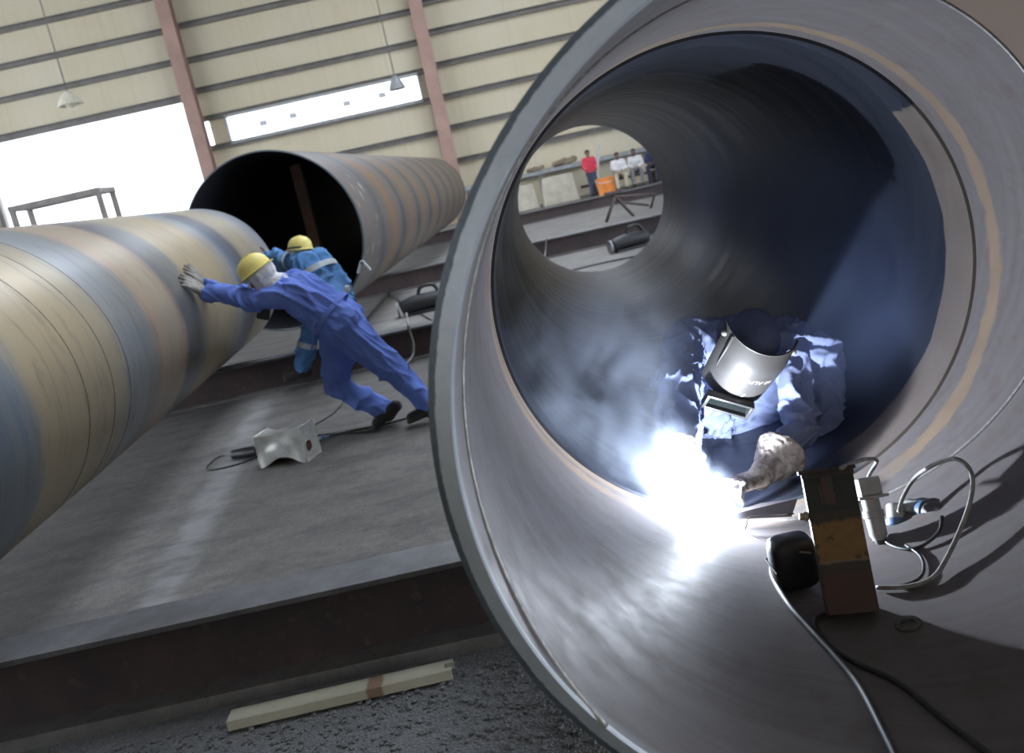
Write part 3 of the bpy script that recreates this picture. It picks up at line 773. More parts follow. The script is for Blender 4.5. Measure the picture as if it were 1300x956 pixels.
for v in bm.verts: v.co = v.co * (1 + .35 * noise.noise(v.co * 120)) + ARC
ao = from_bm('welding_arc', bm, emit('arc_plasma', (.86, .93, 1), 900)); origin_base(ao)
tag(ao, 'dazzling white welding arc on the seam under the gauntlet', 'welding arc')
lt = bpy.data.lights.new('arc_light', 'POINT'); lt.energy = ARC_W; lt.color = (.80, .88, 1.0); lt.shadow_soft_size = .012
lo = bpy.data.objects.new('arc_light', lt); lo.location = on_pipe(889, 655, .015); COL.objects.link(lo)

def volume(name, blobs, col, sc, lo_, hi_, base, gain, aniso):
    m_ = bpy.data.materials.new(name); m_.use_nodes = True
    n = NT.__new__(NT); n.m = m_; n.t = m_.node_tree; n.tc = None
    n.t.nodes.clear(); o = n.n('ShaderNodeOutputMaterial'); v = n.n('ShaderNodeVolumePrincipled')
    n.t.links.new(v.outputs[0], o.inputs['Volume'])
    v.inputs['Color'].default_value = (*col, 1); v.inputs['Anisotropy'].default_value = aniso
    p = n.obj(); k2 = n.ramp(n.noise(n.scale(p, (1, 1, .8)), sc, 5, .62, .6), [(lo_, 0), (hi_, 1)]); tot = None
    for c, r, g in blobs:
        d = n.n('ShaderNodeVectorMath'); d.operation = 'DISTANCE'; n.put(d.inputs[0], p); d.inputs[1].default_value = c
        b_ = n.M('MULTIPLY', n.M('POWER', n.M('MAXIMUM', n.M('SUBTRACT', 1, n.M('DIVIDE', d.outputs['Value'], r)), 0), 1.5), g)
        tot = b_ if tot is None else n.M('ADD', tot, b_)
    n.put(v.inputs['Density'], n.M('MULTIPLY', tot, n.M('ADD', base, n.M('MULTIPLY', k2, gain))))
    return m_
A0 = ARC.copy()
SC_ = A0 + V((-.05, .15, .3))
SMOKE_BLOBS = [(tuple(a - SC_), r, g) for a, r, g in (
    (A0 + V((-.01, 0, .05)), .17, 7.0), (P(850, 598, 2.95), .15, 10.0), (P(822, 565, 2.97), .20, 3.5), (P(770, 510, 3.0), .30, 2.2), (P(735, 460, 3.1), .36, 1.8), (P(690, 420, 3.1), .25, 1.0), (P(800, 430, 3.3), .4, .8))]
bm = bmesh.new(); bmesh.ops.create_icosphere(bm, subdivisions=3, radius=1)
for v in bm.verts: v.co = V((v.co.x * .62, v.co.y * .62, v.co.z * .62)) + SC_
so = from_bm('smoke', bm, volume('weld_smoke', SMOKE_BLOBS, (.74, .83, 1), 5.5, .42, .66, .06, 1.7, .1)); so.data.transform(Matrix.Translation(-SC_)); so.location = SC_
tag(so, 'pale welding smoke curling up left of the arc', 'smoke', kind='stuff')
HAZE_C = AC + AX * 2.75 + V((.1, 0, -.02))
HAZE_BLOBS = [(tuple(a - HAZE_C), r, g) for a, r, g in ((P(1030, 340, 3.8), .85, 1.3), (P(1100, 440, 3.5), .60, 2.0), (P(930, 250, 4.4), .75, .6), (P(760, 470, 3.5), .55, .4))]
bm = bmesh.new(); lathe(bm, [(.755, -1.2), (.755, 1.6)], HAZE_C, AX, 48)
hz = from_bm('haze', bm, volume('blue_haze', HAZE_BLOBS, (.46, .59, 1.0), 2.2, .3, .75, .7, 1.7, .2), smooth=False); hz.data.transform(Matrix.Translation(-HAZE_C)); hz.location = HAZE_C
tag(hz, 'thin blue welding haze filling the big pipe behind the welder', 'haze', kind='stuff')

# ------------------------------------------------------------------ things on the floor of the big pipe
def near(px, py, Y): return at(px, py, Y)
# upright electrode box
bb = on_pipe(1083, 785); bb.z = AC.z - RI + .020
eb = empty('electrode_box', bb, 'tall narrow rusty steel box with a worn yellow patch standing in the pipe', 'box')
rz = Matrix.Rotation(-.24, 3, 'Z') @ Matrix.Rotation(-.38, 3, 'X')
def box_mat():
    n = NT('electrode_box_paint'); x, y, z0 = n.xyz(); z = n.M('DIVIDE', z0, math.cos(.38)); f = n.noise(n.obj(), 18, 5, .65); g = n.noise(n.obj(), 50, 4, .6)
    c = n.mix(n.step(n.M('ADD', z, n.M('MULTIPLY', f, .01)), .122, .126), n.mix(f, (.05, .027, .025), (.085, .045, .042)), n.mix(f, (.03, .026, .025), (.06, .045, .04)))
    yw = n.M('MULTIPLY', n.M('MULTIPLY', n.step(n.M('ADD', z, n.M('MULTIPLY', g, .03)), .155, .165), n.step(n.M('ADD', z, n.M('MULTIPLY', g, .02)), .262, .250)), n.M('MULTIPLY', n.step(n.M('ADD', x, n.M('MULTIPLY', f, .03)), -.045, -.035), n.step(f, .64, .58)))
    c = n.mix(yw, c, n.mix(g, (.15, .08, .028), (.24, .135, .05)))
    c = n.mix(n.M('MULTIPLY', n.step(z, .268, .274), .8), c, n.mix(f, (.014, .028, .03), (.035, .032, .036)))
    n.bump(g, .3, .003); return n.fin(c, .6, .2, .4)
M_EBOX = box_mat()
bm = bmesh.new()
t_ = .006; Wd, Dp, Ht = .118, .085, .352
for c, s in (((0, -Dp / 2, Ht / 2), (Wd, t_, Ht)), ((0, Dp / 2, Ht / 2), (Wd, t_, Ht)), ((-Wd / 2, 0, Ht / 2), (t_, Dp, Ht)), ((Wd / 2, 0, Ht / 2), (t_, Dp, Ht)), ((0, 0, .004), (Wd, Dp, .008))):
    box(bm, rz @ V(c), s, rz, .0012)
from_bm('body', bm, M_EBOX, eb, False, False)
bm = bmesh.new(); box(bm, rz @ V((0, -.004, Ht + .005)), (Wd + .022, Dp + .018, .010), rz, .002); box(bm, rz @ V((-.0, -Dp / 2 - .007, Ht - .004)), (Wd + .01, .004, .014), rz)
from_bm('lid', bm, rusty('dark_lid', (.03, .03, .032), (.07, .05, .045), 20), eb, False, False)
bm = bmesh.new(); box(bm, rz @ V((-.022, -Dp / 2 - .004, Ht - .055)), (.010, .004, .05), rz); box(bm, rz @ V((-.006, -Dp / 2 - .005, Ht - .045)), (.03, .006, .075), rz, .002)
from_bm('hasp', bm, rusty('hasp_rust', (.10, .05, .04), (.06, .055, .06), 25), eb, False, False)
bm = bmesh.new(); box(bm, rz @ V((0, -Dp / 2 - .004, .128)), (Wd, .003, .004), rz); from_bm('weld_strip', bm, mat('strip', (.16, .13, .12), .5, .4), eb, False, False)
bm = bmesh.new(); lathe(bm, [(.008, 0), (.012, .002), (.012, .012), (.009, .014), (.009, .024), (.001, .025)], rz @ V((-Wd / 2 - .003, -.01, .245)), rz @ V((-1, 0, .1)), 12)
from_bm('side_stud', bm, mat('brass_stud', (.45, .36, .28), .35, .7), eb, True, False, 40)
# black moulded case beside it
cb = on_pipe(1012, 742, .008)
kc = empty('black_case', cb, 'low black case lying against the left side of the rusty steel box', 'case')
bm = bmesh.new(); q = bmesh.ops.create_uvsphere(bm, u_segments=20, v_segments=12, radius=1)
for v in bm.verts: 
    s_ = lambda a: math.copysign(abs(a) ** .45, a)
    v.co = V((s_(v.co.x) * .062, s_(v.co.y) * .05, .072 + s_(v.co.z) * .072))
from_bm('shell', bm, mat('black_case', (.022, .024, .030), .45, 0, .3, 20), kc, True, False)
bm = bmesh.new(); box(bm, (0, 0, .068), (.128, .104, .006), None, .002); from_bm('seam_rim', bm, M_BLACK, kc, False, False)
bm = bmesh.new(); box(bm, (.022, -.046, .112), (.032, .012, .006), Matrix.Rotation(.3, 3, 'Y'), .002); from_bm('latch', bm, mat('latch', (.35, .34, .32), .4, .6), kc, False, False)
def cable(name, pts, r, mt, label, cat='cable', group=None):
    bm = bmesh.new(); tube(bm, pts, r, 10, sub=6); o = from_bm(name, bm, mt); origin_base(o); return tag(o, label, cat, group)
op = on_pipe
cable('welding_cable', [op(985, 700, .012), op(981, 728, .011), op(1000, 765, .011), op(1030, 800, .011), op(1062, 835, .011), op(1092, 872, .011), op(1125, 935, .011), op(1150, 990, .011), op(1168, 1045, .011)], .0095, M_CABLE, 'thick dark cable running down the pipe floor from the black case')
cable('welding_cable', [op(1048, 780, .008), op(1036, 786, .008), op(1037, 800, .008), op(1058, 824, .008), op(1095, 845, .008), op(1142, 868, .008), op(1200, 915, .008), op(1262, 962, .008), op(1325, 1010, .008)], .0065, M_CABLE, 'thinner dark cable curling out from under the rusty steel box')
cable('grey_cable', [op(1113, 746, .01), op(1150, 745, .01), op(1182, 735, .012), op(1200, 712, .02), op(1222, 665, .05), op(1234, 625, .09), op(1232, 598, .11), op(1215, 583, .12), op(1190, 588, .11), op(1163, 605, .08), op(1147, 630, .05), op(1141, 650, .03)], .0062, M_PALECABLE, 'grey cable making a tall loop right of the rusty steel box')
cable('grey_cable', [P(1068, 594, 2.12), P(1082, 588, 2.3), P(1100, 583, 2.45), P(1113, 585, 2.5), P(1105, 600, 2.52), P(1100, 612, 2.52)], .006, M_PALECABLE, 'pale cable bridging from the steel box lid to the square socket')
cable('thin_cable', [op(1196, 655, .04), op(1192, 675, .02), op(1172, 692, .01), op(1150, 697, .008), op(1128, 690, .008), op(1118, 676, .01)], .0048, M_CABLE, 'thin dark cable curving under the fallen grey plug')
cable('thin_cable', [op(1150, 692, .008), op(1168, 705, .007), op(1173, 722, .007), op(1165, 736, .007), op(1140, 745, .007)], .0042, M_CABLE, 'thin dark cable trailing below the plugs to the loop')
# connectors
M_PLUG = mat('grey_plug_plastic', (.42, .42, .42), .4, 0, .25, 20); M_PLUGB = mat('blue_ring', (.12, .20, .34), .4, 0, .2, 20); M_PLUGD = mat('dark_plug', (.10, .10, .105), .5, 0, .3, 20)
def plug(base, ax, k, label, colr, flange=False):
    ax = V(ax).normalized(); t = empty('power_plug', base, label, 'plug')
    def lp(name, pr, mt): 
        b_ = bmesh.new(); lathe(b_, [(r * k, h * k) for r, h in pr], V(base), ax, 24); return from_bm(name, b_, mt, t, angle=35)
    lp('cap', [(.001, 0), (.019, 0), (.022, .004), (.022, .038), (.024, .04)], M_PLUG)
    lp('collar', [(.024, .038), (.026, .04), (.026, .056), (.024, .058), (.001, .058)], colr)
    lp('grip', [(.022, .056), (.023, .06), (.0215, .10), (.017, .108), (.0165, .112), (.001, .112)], M_PLUGD if colr is M_PLUGB else M_PLUG)
    lp('gland', [(.012, .11), (.0125, .118), (.008, .126), (.001, .127)], M_PLUGD)
    if flange:
        b_ = bmesh.new(); F = frame(ax, V((1, 0, 0))); box(b_, V(base) + ax * .006 * k, (.075 * k, .075 * k, .008), F, .003); from_bm('flange', b_, M_PLUG, t, False)
        b_ = bmesh.new(); F = frame(ax, V((1, 0, 0))); box(b_, V(base) - ax * .02 * k, (.055 * k, .055 * k, .045 * k), F, .005); from_bm('socket_body', b_, M_PLUG, t, False)
    return t
d0 = op(1112, 690, .03); 
plug(P(1103, 628, 2.47), P(1118, 690, 2.42) - P(1103, 628, 2.47), 1.15, 'grey square-flanged plug standing nearest the steel box', M_PLUG, True)
plug(P(1136, 640, 2.52), P(1140, 690, 2.46) - P(1136, 640, 2.52), 1.15, 'dark-gripped plug with blue ring, between the other two plugs', M_PLUGB)
plug(P(1152, 644, 2.52), P(1200, 652, 2.40) - P(1152, 644, 2.52), 1.2, 'grey plug with blue ring lying on its side inside the cable loop', M_PLUGB)
# washer
c_ = op(1153, 792, .005); nrm = ((AC + AX * (c_ - AC).dot(AX)) - c_).normalized()
bm = bmesh.new(); lathe(bm, [(.017, -.004), (.030, -.004), (.0315, -.002), (.0315, .002), (.030, .004), (.017, .004)], c_, nrm, 32, closed=True)
o = from_bm('flat_ring', bm, rusty('dull_ring', (.09, .085, .08), (.16, .15, .14), 40, .5), angle=40); origin_base(o); tag(o, 'flat steel ring lying alone on the pipe floor', 'ring')
# scrap plate and hooked wire beside the arc
bm = bmesh.new()
pp = [op(905, 660, .012), op(1005, 655, .02), op(1012, 634, .06), op(965, 640, .05)]
n_ = (pp[1] - pp[0]).cross(pp[3] - pp[0]).normalized() * .004
va = [bm.verts.new(p + n_) for p in pp]; vb = [bm.verts.new(p - n_) for p in pp]
bm.faces.new(va); bm.faces.new(vb[::-1])
for i in range(4): bm.faces.new((va[i], vb[i], vb[(i + 1) % 4], va[(i + 1) % 4]))
o = from_bm('steel_offcut', bm, mat('offcut', (.20, .18, .19), .5, .3), smooth=False); tag(o, 'dark tapered steel offcut lying between gauntlet and steel box', 'plate')
bm = bmesh.new(); tube(bm, [op(1008, 652, .045), op(985, 654, .04), op(953, 656, .035), op(948, 666, .02), op(946, 676, .006), op(965, 683, .004), op(985, 690, .004)], .0022, 6, sub=2)
o = from_bm('hooked_wire', bm, mat('wire', (.05, .045, .045), .5, .4)); origin_base(o); tag(o, 'thin hooked wire between the arc and the rusty steel box', 'wire')
bm = bmesh.new(); tube(bm, [op(952, 650, .04), op(966, 649, .04)], .0032, 8, sub=1); o = from_bm('electrode_stub', bm, mat('yellow_stub', (.75, .5, .1), .5)); origin_base(o); tag(o, 'short yellow electrode stub beside the hooked wire', 'electrode')

# ------------------------------------------------------------------ shop floor things
def fl(px, py, z=0): 
    d = at(px, py, 1) - EYE; return EYE + d * ((z - EYE.z) / d.z)
tc = fl(370, 584)
tn = empty('tin_can', tc, 'battered rectangular oil tin lying on the concrete beside the pushing worker', 'can')
MT = Matrix.Rotation(-.32, 3, 'Z')
bm = bmesh.new(); nx, ny = 14, 6; L, D, Hh = .37, .21, .235
def tin_pt(i, k, j):
    # i along length, k round the section
    a = 2 * PI * k / 24 + PI / 4; c, s = math.cos(a), math.sin(a); q = max(abs(c), abs(s)); c, s = c / q, s / q
    x = -L / 2 + L * i; y = c * D / 2; z = Hh / 2 + s * Hh / 2
    mid = math.sin(PI * i)
    z -= .018 * mid * max(0, s) * (1 + .4 * c)                      # sagging top
    if s < 0: z += (.06 * mid ** 2 if c < .3 else .01 * mid)            # crushed underside
    y -= .008 * mid * c
    z += .025 * (i - .5) * (s > 0)
    p = V((x, y, z)); return p + V((0, noise.noise(p * 14) * .012, noise.noise(p * 11 + V((5, 0, 0))) * .012))
Lr = [[bm.verts.new(MT @ tin_pt(i / nx, k, 0)) for k in range(24)] for i in range(nx + 1)]
for i in range(nx):
    for k in range(24): bm.faces.new((Lr[i][k], Lr[i][(k + 1) % 24], Lr[i + 1][(k + 1) % 24], Lr[i + 1][k]))
bm.faces.new(Lr[0][::-1]); bm.faces.new(Lr[-1])
from_bm('body', bm, M_TIN, tn, True, False, 35)
for i in (0, nx):
    bm = bmesh.new(); pts = [MT @ (tin_pt(i / nx, k, 0)) for k in range(24)]; tube(bm, pts + [pts[0]], .006, 6, sub=1)
    from_bm('rolled_rim', bm, M_TIN, tn, True, False)
bm = bmesh.new(); lathe(bm, [(.042, -.002), (.046, .001), (.046, .005), (.04, .005), (.038, .002)], MT @ V((L / 2 + .002, -.035, .10)), MT @ V((1, 0, 0)), 24, closed=True)
from_bm('filler_rim', bm, M_TIN, tn, True, False, 40)
bm = bmesh.new(); lathe(bm, [(.001, .001), (.04, .001), (.04, .003), (.001, .003)], MT @ V((L / 2 + .002, -.035, .10)), MT @ V((1, 0, 0)), 24)
from_bm('filler_hole', bm, rusty('hole_rust', (.03, .012, .008), (.10, .035, .02), 30), tn, True, False, 40)
g0, g1 = fl(328, 572, .05), fl(296, 577, .035)
gr = empty('hand_tool', fl(310, 578), 'black tool handle sticking out of the left end of the oil tin', 'tool')
bm = bmesh.new(); tube(bm, [g0, g0.lerp(g1, .3), g0.lerp(g1, .7), g1], lambda t: .040 - .012 * abs(t - .45), 14); from_bm('handle', bm, M_BLACK, gr)
bm = bmesh.new(); tube(bm, [g1, fl(278, 580, .02), fl(263, 592, .006), fl(266, 597, .006), fl(300, 590, .006), fl(330, 578, .01)], .006, 8); from_bm('cord', bm, M_CABLE, gr)
cable('floor_cable', [fl(404, 560, .03), fl(425, 552, .012), fl(455, 545, .012), fl(482, 540, .012), fl(520, 530, .012), fl(570, 520, .012)], .009, M_CABLE, 'black cable on the concrete between the oil tin and the worker boots')
cable('floor_cable', [fl(400, 553, .03), fl(430, 550, .01), fl(470, 548, .01), fl(484, 545, .01)], .007, M_CABLE, 'second black cable lying alongside the one by the oil tin')
cable('floor_cable', [fl(398, 540, .01), fl(415, 530, .008), fl(428, 520, .008), fl(440, 505, .008)], .006, M_CABLE, 'thin cable leading back from the oil tin towards the skid beam')
bm = bmesh.new(); lathe(bm, [(.001, 0), (.016, 0), (.018, .004), (.018, .03), (.014, .034), (.014, .05), (.001, .05)], fl(408, 556, .04), (1, .1, -.1), 16); o = from_bm('hose_coupling', bm, M_PLUGB, angle=40); origin_base(o); tag(o, 'small blue coupling at the right end of the oil tin', 'coupling')
cable('hanging_cable', [P(516, 398, 9.3), P(518, 412, 8.95), P(520, 420, 8.94), P(525, 437, 8.93), P(523, 453, 8.92), fl(510, 466, .01)], .012, M_PALECABLE, 'grey cable hanging over the skid beam right of the leaning worker')
cable('floor_cable', [fl(488, 370, .012), fl(510, 384, .012), fl(540, 402, .012), fl(560, 412, .012)], .014, M_CABLE, 'cable crossing the bay floor in front of the wide striped pipe')
cable('floor_cable', [fl(500, 365, .012), fl(480, 388, .012), fl(462, 408, .012)], .014, M_CABLE, 'cable running from the wide pipe towards the leaning worker hips')
def machine(base, k, label, rz_=0):
    t = empty('grinder', base, label, 'machine', None, rz_)
    bm = bmesh.new(); tube(bm, [V((-.28, 0, .10)) * k, V((-.1, 0, .13)) * k, V((.25, 0, .13)) * k], lambda t_: (.10 - .03 * abs(t_ - .6)) * k, 16); from_bm('motor_body', bm, M_BLACK, t, True, False)
    bm = bmesh.new(); tube(bm, [V((-.05, 0, .2)) * k, V((0, 0, .30)) * k, V((.15, 0, .30)) * k, V((.2, 0, .2)) * k], .022 * k, 8); from_bm('handle', bm, M_BLACK, t, True, False)
    bm = bmesh.new(); lathe(bm, [(.001, 0), (.09 * k, 0), (.09 * k, .03 * k), (.001, .03 * k)], V((-.3, 0, .1)) * k, (-1, 0, 0), 20); from_bm('guard', bm, mat('guard_grey', (.25, .25, .27), .5, .3), t, True, False, 40)
    bm = bmesh.new(); box(bm, V((0, 0, .02)) * k, (.5 * k, .16 * k, .035 * k), None, .006); from_bm('base', bm, M_BLACK, t, False, False)
machine(fl(541, 396), 1.15, 'dark machine on the bay floor just left of the big pipe rim', .1)
# white ground clamp biting the wide pipe's edge
cp = P(460, 338, 10.9); gc = empty('ground_clamp', cp, 'small white clamp biting the rim of the wide striped pipe', 'clamp')
bm = bmesh.new(); box(bm, (-.03, -.02, .0), (.03, .05, .16), Matrix.Rotation(.5, 3, 'Y'), .008); from_bm('jaw', bm, M_REFL, gc, False, False)
bm = bmesh.new(); box(bm, (.05, -.02, 0), (.03, .05, .16), Matrix.Rotation(-.5, 3, 'Y'), .008); from_bm('jaw', bm, M_REFL, gc, False, False)
bm = bmesh.new(); lathe(bm, [(.001, -.03), (.018, -.03), (.018, .03), (.001, .03)], (.01, -.02, .04), (0, 1, 0), 12); from_bm('pivot', bm, M_PLUGD, gc, True, False, 40)
# aluminium channel lying in front of the near beam
ch = empty('metal_channel', (-.75, 2.93, -.03), 'pale metal channel with a notched end lying in front of the near skid beam', 'channel')
a_, b__ = at(395, 872, 2.97), at(572, 830, 2.98); a_.z = b__.z = .0; dr = (b__ - a_).normalized(); sd = dr.cross(V((0, 0, 1)))
def bar(bm, o0, o1, l0, l1, z0, z1):
    c = a_ + dr * ((l0 + l1) / 2) + sd * ((o0 + o1) / 2) + V((0, 0, (z0 + z1) / 2)); box(bm, c, (l1 - l0, o1 - o0, z1 - z0), Matrix((dr, -sd, V((0, 0, 1)))).transposed())
LC = (b__ - a_).length; bm = bmesh.new()
bar(bm, -.02, .05, -.3, LC - .03, .008, .014); bar(bm, -.02, .0, LC - .03, LC, .008, .014); bar(bm, .03, .05, LC - .03, LC - .005, .008, .014); bar(bm, -.024, -.018, -.3, LC, -.02, .014); bar(bm, .048, .054, -.3, LC - .005, -.02, .014)
def chan():
    n = NT('channel_paint'); x, y, z = n.xyz(); f = n.noise(n.obj(), 9, 4, .6)
    c = n.mix(f, (.36, .34, .25), (.50, .48, .38)); d = n.M('ABSOLUTE', n.M('ADD', x, -.02))
    c = n.mix(n.M('MULTIPLY', n.step(n.M('ADD', d, n.M('MULTIPLY', f, .03)), .05, .035), .9), c, (.20, .11, .07)); return n.fin(c, .55, .2)
from_bm('web', bm, chan(), ch, False)
# stand frame behind the rolling pipe
st = empty('pipe_stand', (-5.8, 13.3, 0), 'open rectangular steel stand rising behind the rolling pipe against the bright doorway', 'stand')
fA, fB = P(14, 263.5, 13), P(122, 236, 13); fB.z = fA.z = 2.58; xA, xB = fA.x, fB.x
M_ST = mat('grey_stand_steel', (.30, .275, .26), .5, .3)
bm = bmesh.new()
for y in (13, 13.5): box(bm, ((xA + xB) / 2, y, 2.56), (xB - xA + .08, .07, .08))
for x in (xA, xB): box(bm, (x, 13.25, 2.56), (.07, .5, .07))
from_bm('top_frame', bm, M_ST, st, False)
for x in (xA, xB):
    for y in (13, 13.5):
        bm = bmesh.new(); box(bm, (x, y, 1.26), (.065, .065, 2.52)); box(bm, (x, y, .006), (.13, .13, .012)); from_bm('leg', bm, M_ST, st, False)
bm = bmesh.new(); 
for z in (.9,):
    for y in (13, 13.5): box(bm, ((xA + xB) / 2, y, z), (xB - xA, .05, .05))
from_bm('cross_rail', bm, M_ST, st, False)

# ------------------------------------------------------------------ far end of the hall, seen through the big pipe
def standing(base, fac, h, k=1.0, bend=0):
    """joint set for an upright figure at base facing fac"""
    f = V((fac[0], fac[1], 0)).normalized(); s = f.cross(V((0, 0, 1))); z = V((0, 0, h)); B = V(base)
    o = lambda a, b_, c: B + s * a + f * b_ + V((0, 0, c * h))
    return dict(head=o(0, .02 + bend, .93), neck=o(0, bend * .8, .855), chest=o(0, bend * .6, .74), pelvis=o(0, 0, .53), shL=o(-.18, bend * .7, .81), shR=o(.18, bend * .7, .81), elL=o(-.24, .03, .63), elR=o(.24, .03, .63),
                wrL=o(-.16, .2, .58), wrR=o(.2, .22, .60), hipL=o(-.09, 0, .51), hipR=o(.09, 0, .51), knL=o(-.1, .03, .28), knR=o(.1, .03, .28), anL=o(-.11, 0, .06), anR=o(.11, 0, .06)), f
def seated(base, fac, lean=.12, seat=.45):
    f = V((fac[0], fac[1], 0)).normalized(); s = f.cross(V((0, 0, 1))); B = V(base)
    o = lambda a, b_, c: B + s * a + f * b_ + V((0, 0, c))
    return dict(head=o(0, lean + .08, seat + .74), neck=o(0, lean, seat + .60), chest=o(0, lean * .7, seat + .42), pelvis=o(0, 0, seat + .1), shL=o(-.19, lean, seat + .54), shR=o(.19, lean, seat + .54), elL=o(-.26, lean + .06, seat + .28), elR=o(.26, lean + .06, seat + .28),
                wrL=o(-.10, lean + .28, seat + .22), wrR=o(.10, lean + .28, seat + .22), hipL=o(-.1, .02, seat + .09), hipR=o(.1, .02, seat + .09), knL=o(-.17, .44, seat + .06), knR=o(.17, .44, seat + .06), anL=o(-.16, .42, .08), anR=o(.16, .42, .08)), f
def far_person(J, f, label, shirt, trousers, hair=True, hat=None, group=None, skin=None):
    b0 = (J['anL'] + J['anR']) / 2; t = empty('person', (b0.x, b0.y, 0), label, 'person', group)
    up = V((0, 0, 1)); hf = (f + V((0, 0, -.15)))
    body(t, J, hf, up, .02, 1.0, True, skin)
    def b1(b):
        torso(b, J, 1.0)
        for s in 'LR': arm(b, J, s, 1.0, .05)
    organic('shirt', b1, shirt, t, .02, 3, .008, 8)
    def b2(b):
        for s in 'LR': leg(b, J, s, 1.02, .07)
        cap(b, J['hipL'], .12, J['hipR'], .12)
    organic('trousers', b2, trousers, t, .02, 3, .008, 8)
    for s in 'LR': boot(t, J['an' + s], J['an' + s] - f * .06 + V((0, 0, -J['an' + s].z + .02)), J['an' + s] + f * .19 + V((0, 0, -J['an' + s].z + .02)))
    if hair:
        def b3(b): cap(b, J['head'] + V((0, 0, .035)) - f * .03, .092, J['head'] + V((0, 0, .05)) + f * .01, .086); cap(b, J['head'] - f * .05, .07, J['head'] - f * .045 - V((0, 0, .04)), .055)
        organic('hair', b3, M_HAIR, t, .015, 3)
    if hat: hard_hat(t, J['head'] + V((0, 0, .045)), up, f, 1.0, hat)
    eyes(t, J['head'], hf, up)
YF = 32.6
b_ = P(756, 249, 33.2); b_.z = 0
J, f = standing(b_, (.25, -1), 1.66); far_person(J, f, 'man in red shirt standing with dark jeans beside a pole', mat('red_shirt', (.62, .05, .085), .8), mat('dark_jeans', (.06, .07, .11), .85))
b_ = P(790, 237, 33.6); b_.z = 0
J, f = seated(b_, (-.1, -1), .1, .50); far_person(J, f, 'seated man in white shirt and beige trousers next to the orange bucket', mat('white_shirt', (.74, .72, .72), .85), mat('beige_trousers', (.56, .49, .37), .85))
b_ = P(811, 230, 33.7); b_.z = 0
J, f = seated(b_, (-.2, -1), .2, .50); far_person(J, f, 'seated man in white shirt and grey trousers with bowed dark-haired head', mat('white_shirt', (.74, .72, .72), .85), mat('grey_trousers', (.26, .25, .26), .85))
b_ = P(833, 224, 33.9); b_.z = 0
J, f = seated(b_, (-.35, -1), .15, .52); far_person(J, f, 'man in dark clothes, white hard hat at the right edge of the pipe opening', mat('navy_shirt', (.05, .055, .12), .85), mat('navy_trousers', (.05, .05, .09), .85), False, mat('white_hat', (.80, .78, .66), .4))
# low ledge they sit on, pipe rack rail, blocks
bn = empty('bench', (6.2, 34.2, 0), 'long dark bench the seated men rest on by the back wall', 'bench')
bm = bmesh.new(); box(bm, (6.4, 33.75, .405), (5.4, .42, .09), None, .01); from_bm('seat', bm, M_BEAM, bn, False)
for x in (4.2, 6.4, 8.7):
    bm = bmesh.new(); box(bm, (x, 33.8, .18), (.10, .36, .37)); from_bm('leg', bm, M_BEAM, bn, False)
rr = empty('rail_rack', (4.5, 35.2, 0), 'grey rail on posts running along the back wall behind the seated men', 'rail')
bm = bmesh.new(); box(bm, (4.8, 35.1, 1.22), (11, .20, .14), None, .02); from_bm('rail', bm, mat('rail_grey', (.30, .32, .32), .5, .3), rr, False)
for x in (-.4, 2.4, 5.2, 8.0):
    bm = bmesh.new(); box(bm, (x, 35.1, .58), (.12, .12, 1.15)); from_bm('post', bm, M_GIRT, rr, False)
M_BLK = mat('tan_concrete', (.42, .38, .31), .9, 0, .25, 3, bump=.2)
def block(x0, x1, y, z1, d, label):
    bm = bmesh.new(); vs = box(bm, ((x0 + x1) / 2, y, z1 / 2), (x1 - x0, d, z1), None, .04); 
    for v in bm.verts:
        if v.co.z > z1 * .6: v.co.x += (.10 if v.co.x < (x0 + x1) / 2 else -.10); v.co.y += (.12 if v.co.y < y else -.12)
        v.co += V((noise.noise(v.co * 2), noise.noise(v.co * 2 + V((4, 0, 0))), 0)) * .03
    o = from_bm('concrete_block', bm, M_BLK, smooth=False); origin_base(o); tag(o, label, 'block', None)
block(.7, 2.10, 33.9, .93, .8, 'pale concrete block at the left edge of the view through the pipe')
block(2.20, 3.50, 33.4, 1.02, .8, 'wider concrete block left of the man in the red shirt')
for px, py, w_, h_, lab in ((678, 214, .5, .22, 'grey bundle lying on the rail above the left concrete block'), (716, 203, .75, .3, 'brown bundle lying on the rail above the wider concrete block')):
    p = P(px, py, 35.1); p.z = 1.29
    def b1(b, p=p, w_=w_, h_=h_):
        for i in range(4): cap(b, p + V((-w_ / 2 + w_ * .25 * i, 0, h_ * .35)), h_ * .38, p + V((-w_ / 2 + w_ * .25 * i + .2, .02, h_ * (.4 + .15 * (i % 2)))), h_ * .4)
    o = organic('sack_bundle', b1, mat('bundle_brown', (.24, .19, .13), .9, 0, .4, 4), None, .04, 2, .02, 5); origin_base(o); o.location.z = 1.29; tag(o, lab, 'bundle')
bk = empty('bucket', (P(772, 249, 31.4).x, 31.4, 0), 'orange bucket on the floor in front of the seated man', 'bucket')
bm = bmesh.new(); k_ = 1.75; lathe(bm, [(.001, 0), (.145 * k_, 0), (.16 * k_, .01), (.19 * k_, .34 * k_), (.20 * k_, .345 * k_), (.20 * k_, .36 * k_), (.18 * k_, .36 * k_), (.15 * k_, .03), (.001, .03)], (0, 0, 0), (0, 0, 1), 24); from_bm('body', bm, mat('orange_plastic', (.80, .26, .05), .45), bk, True, False, 40)
bm = bmesh.new(); tube(bm, [V((-.2 * k_, 0, .33 * k_)), V((-.1 * k_, -.18 * k_, .28 * k_)), V((.1 * k_, -.18 * k_, .28 * k_)), V((.2 * k_, 0, .33 * k_))], .012, 6); from_bm('handle', bm, M_REFL, bk, True, False)
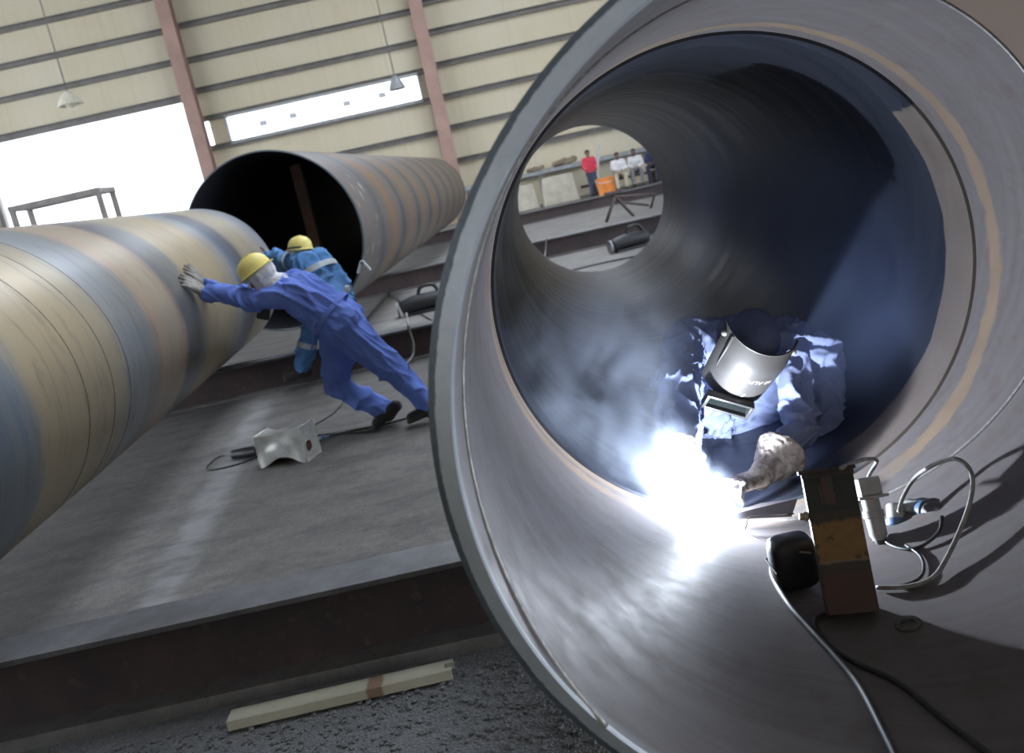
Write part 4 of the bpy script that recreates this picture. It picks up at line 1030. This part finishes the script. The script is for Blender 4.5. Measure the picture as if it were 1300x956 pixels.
po = P(764, 245, 32.4); po.z = 0; bm = bmesh.new(); tube(bm, [po + V((.28, .3, 0)), po + V((.05, .1, .6)), po + V((.12, .1, 1.3)), po + V((.28, .2, 1.75))], .045, 8); o = from_bm('pole', bm, mat('pale_pole', (.42, .40, .38), .5)); origin_base(o); tag(o, 'pale bent pole standing beside the man in the red shirt', 'pole')
# crossed-leg trestle behind the middle beam
b_ = fl(785, 279); tr = empty('trestle', b_, 'crossed-leg steel trestle standing behind the skid beam, seen through the big pipe', 'trestle')
M_TR = mat('dark_trestle', (.10, .075, .07), .6, .2)
def leg_(a, b): bm = bmesh.new(); tube(bm, [V(a), V(b)], .035, 8, sub=1); from_bm('leg', bm, M_TR, tr, True, False)
leg_((-.28, 0, 0), (.08, 0, .62)); leg_((.36, 0, 0), (-.02, 0, .62))
bm = bmesh.new(); tube(bm, [V((0, 0, .52)), V((1.15, 1.2, .30))], .035, 8, sub=1); tube(bm, [V((.06, 0, .40)), V((.9, 1.0, .10))], .03, 8, sub=1); from_bm('spine', bm, M_TR, tr, True, False)
bm = bmesh.new(); tube(bm, [V((1.15, 1.2, .34)), V((.98, 1.2, 0))], .03, 8, sub=1); from_bm('rear_leg', bm, M_TR, tr, True, False)
bm = bmesh.new(); box(bm, (.0, 0, .62), (.42, .1, .06), None, .01); from_bm('saddle', bm, M_TR, tr, False, False)
machine(fl(803, 316), 1.15, 'long dark machine on the bay floor seen low through the big pipe', .25)
cable('floor_cable', [fl(720, 345, .012), fl(760, 335, .012), fl(800, 327, .012), fl(850, 318, .012)], .016, M_CABLE, 'cable on the bay floor in front of the long dark machine')
cable('hanging_cable', [P(694, 302, 15.6), P(693, 310, 15.68), P(692, 322, 15.66), fl(690, 333, .012)], .012, M_PALECABLE, 'pale cable hanging over the skid beam seen through the big pipe')
# lamps
for px, py, Y, r, lab in ((503, 106, 30, .28, 'grey bell lamp hanging in front of the strip opening'), (88, 126, 30, .40, 'round pale lamp hanging above the wide doorway')):
    p = P(px, py, Y); t = empty('hanging_lamp', p, lab, 'lamp')
    mt = mat('grey_lamp', (.22, .22, .22), .5) if r < .3 else mat('cream_lamp', (.66, .62, .50), .5)
    bm = bmesh.new(); lathe(bm, [(r * .2, .25), (r * .3, .2), (r * .75, .02), (r, -.18), (r * .95, -.19), (r * .7, .0), (r * .15, .22)], (0, 0, 0), (0, 0, 1), 24, closed=True); from_bm('shade', bm, mt, t, True, False, 40)
    bm = bmesh.new(); bmesh.ops.create_uvsphere(bm, u_segments=12, v_segments=8, radius=r * .5); bmesh.ops.translate(bm, verts=bm.verts, vec=V((0, 0, -.08))); from_bm('bulb', bm, mt, t, True, False)
    bm = bmesh.new(); tube(bm, [V((0, 0, .2)), V((0, 0, 12.3 - p.z))], .02, 6, sub=1); from_bm('drop_rod', bm, M_GIRT, t, True, False)
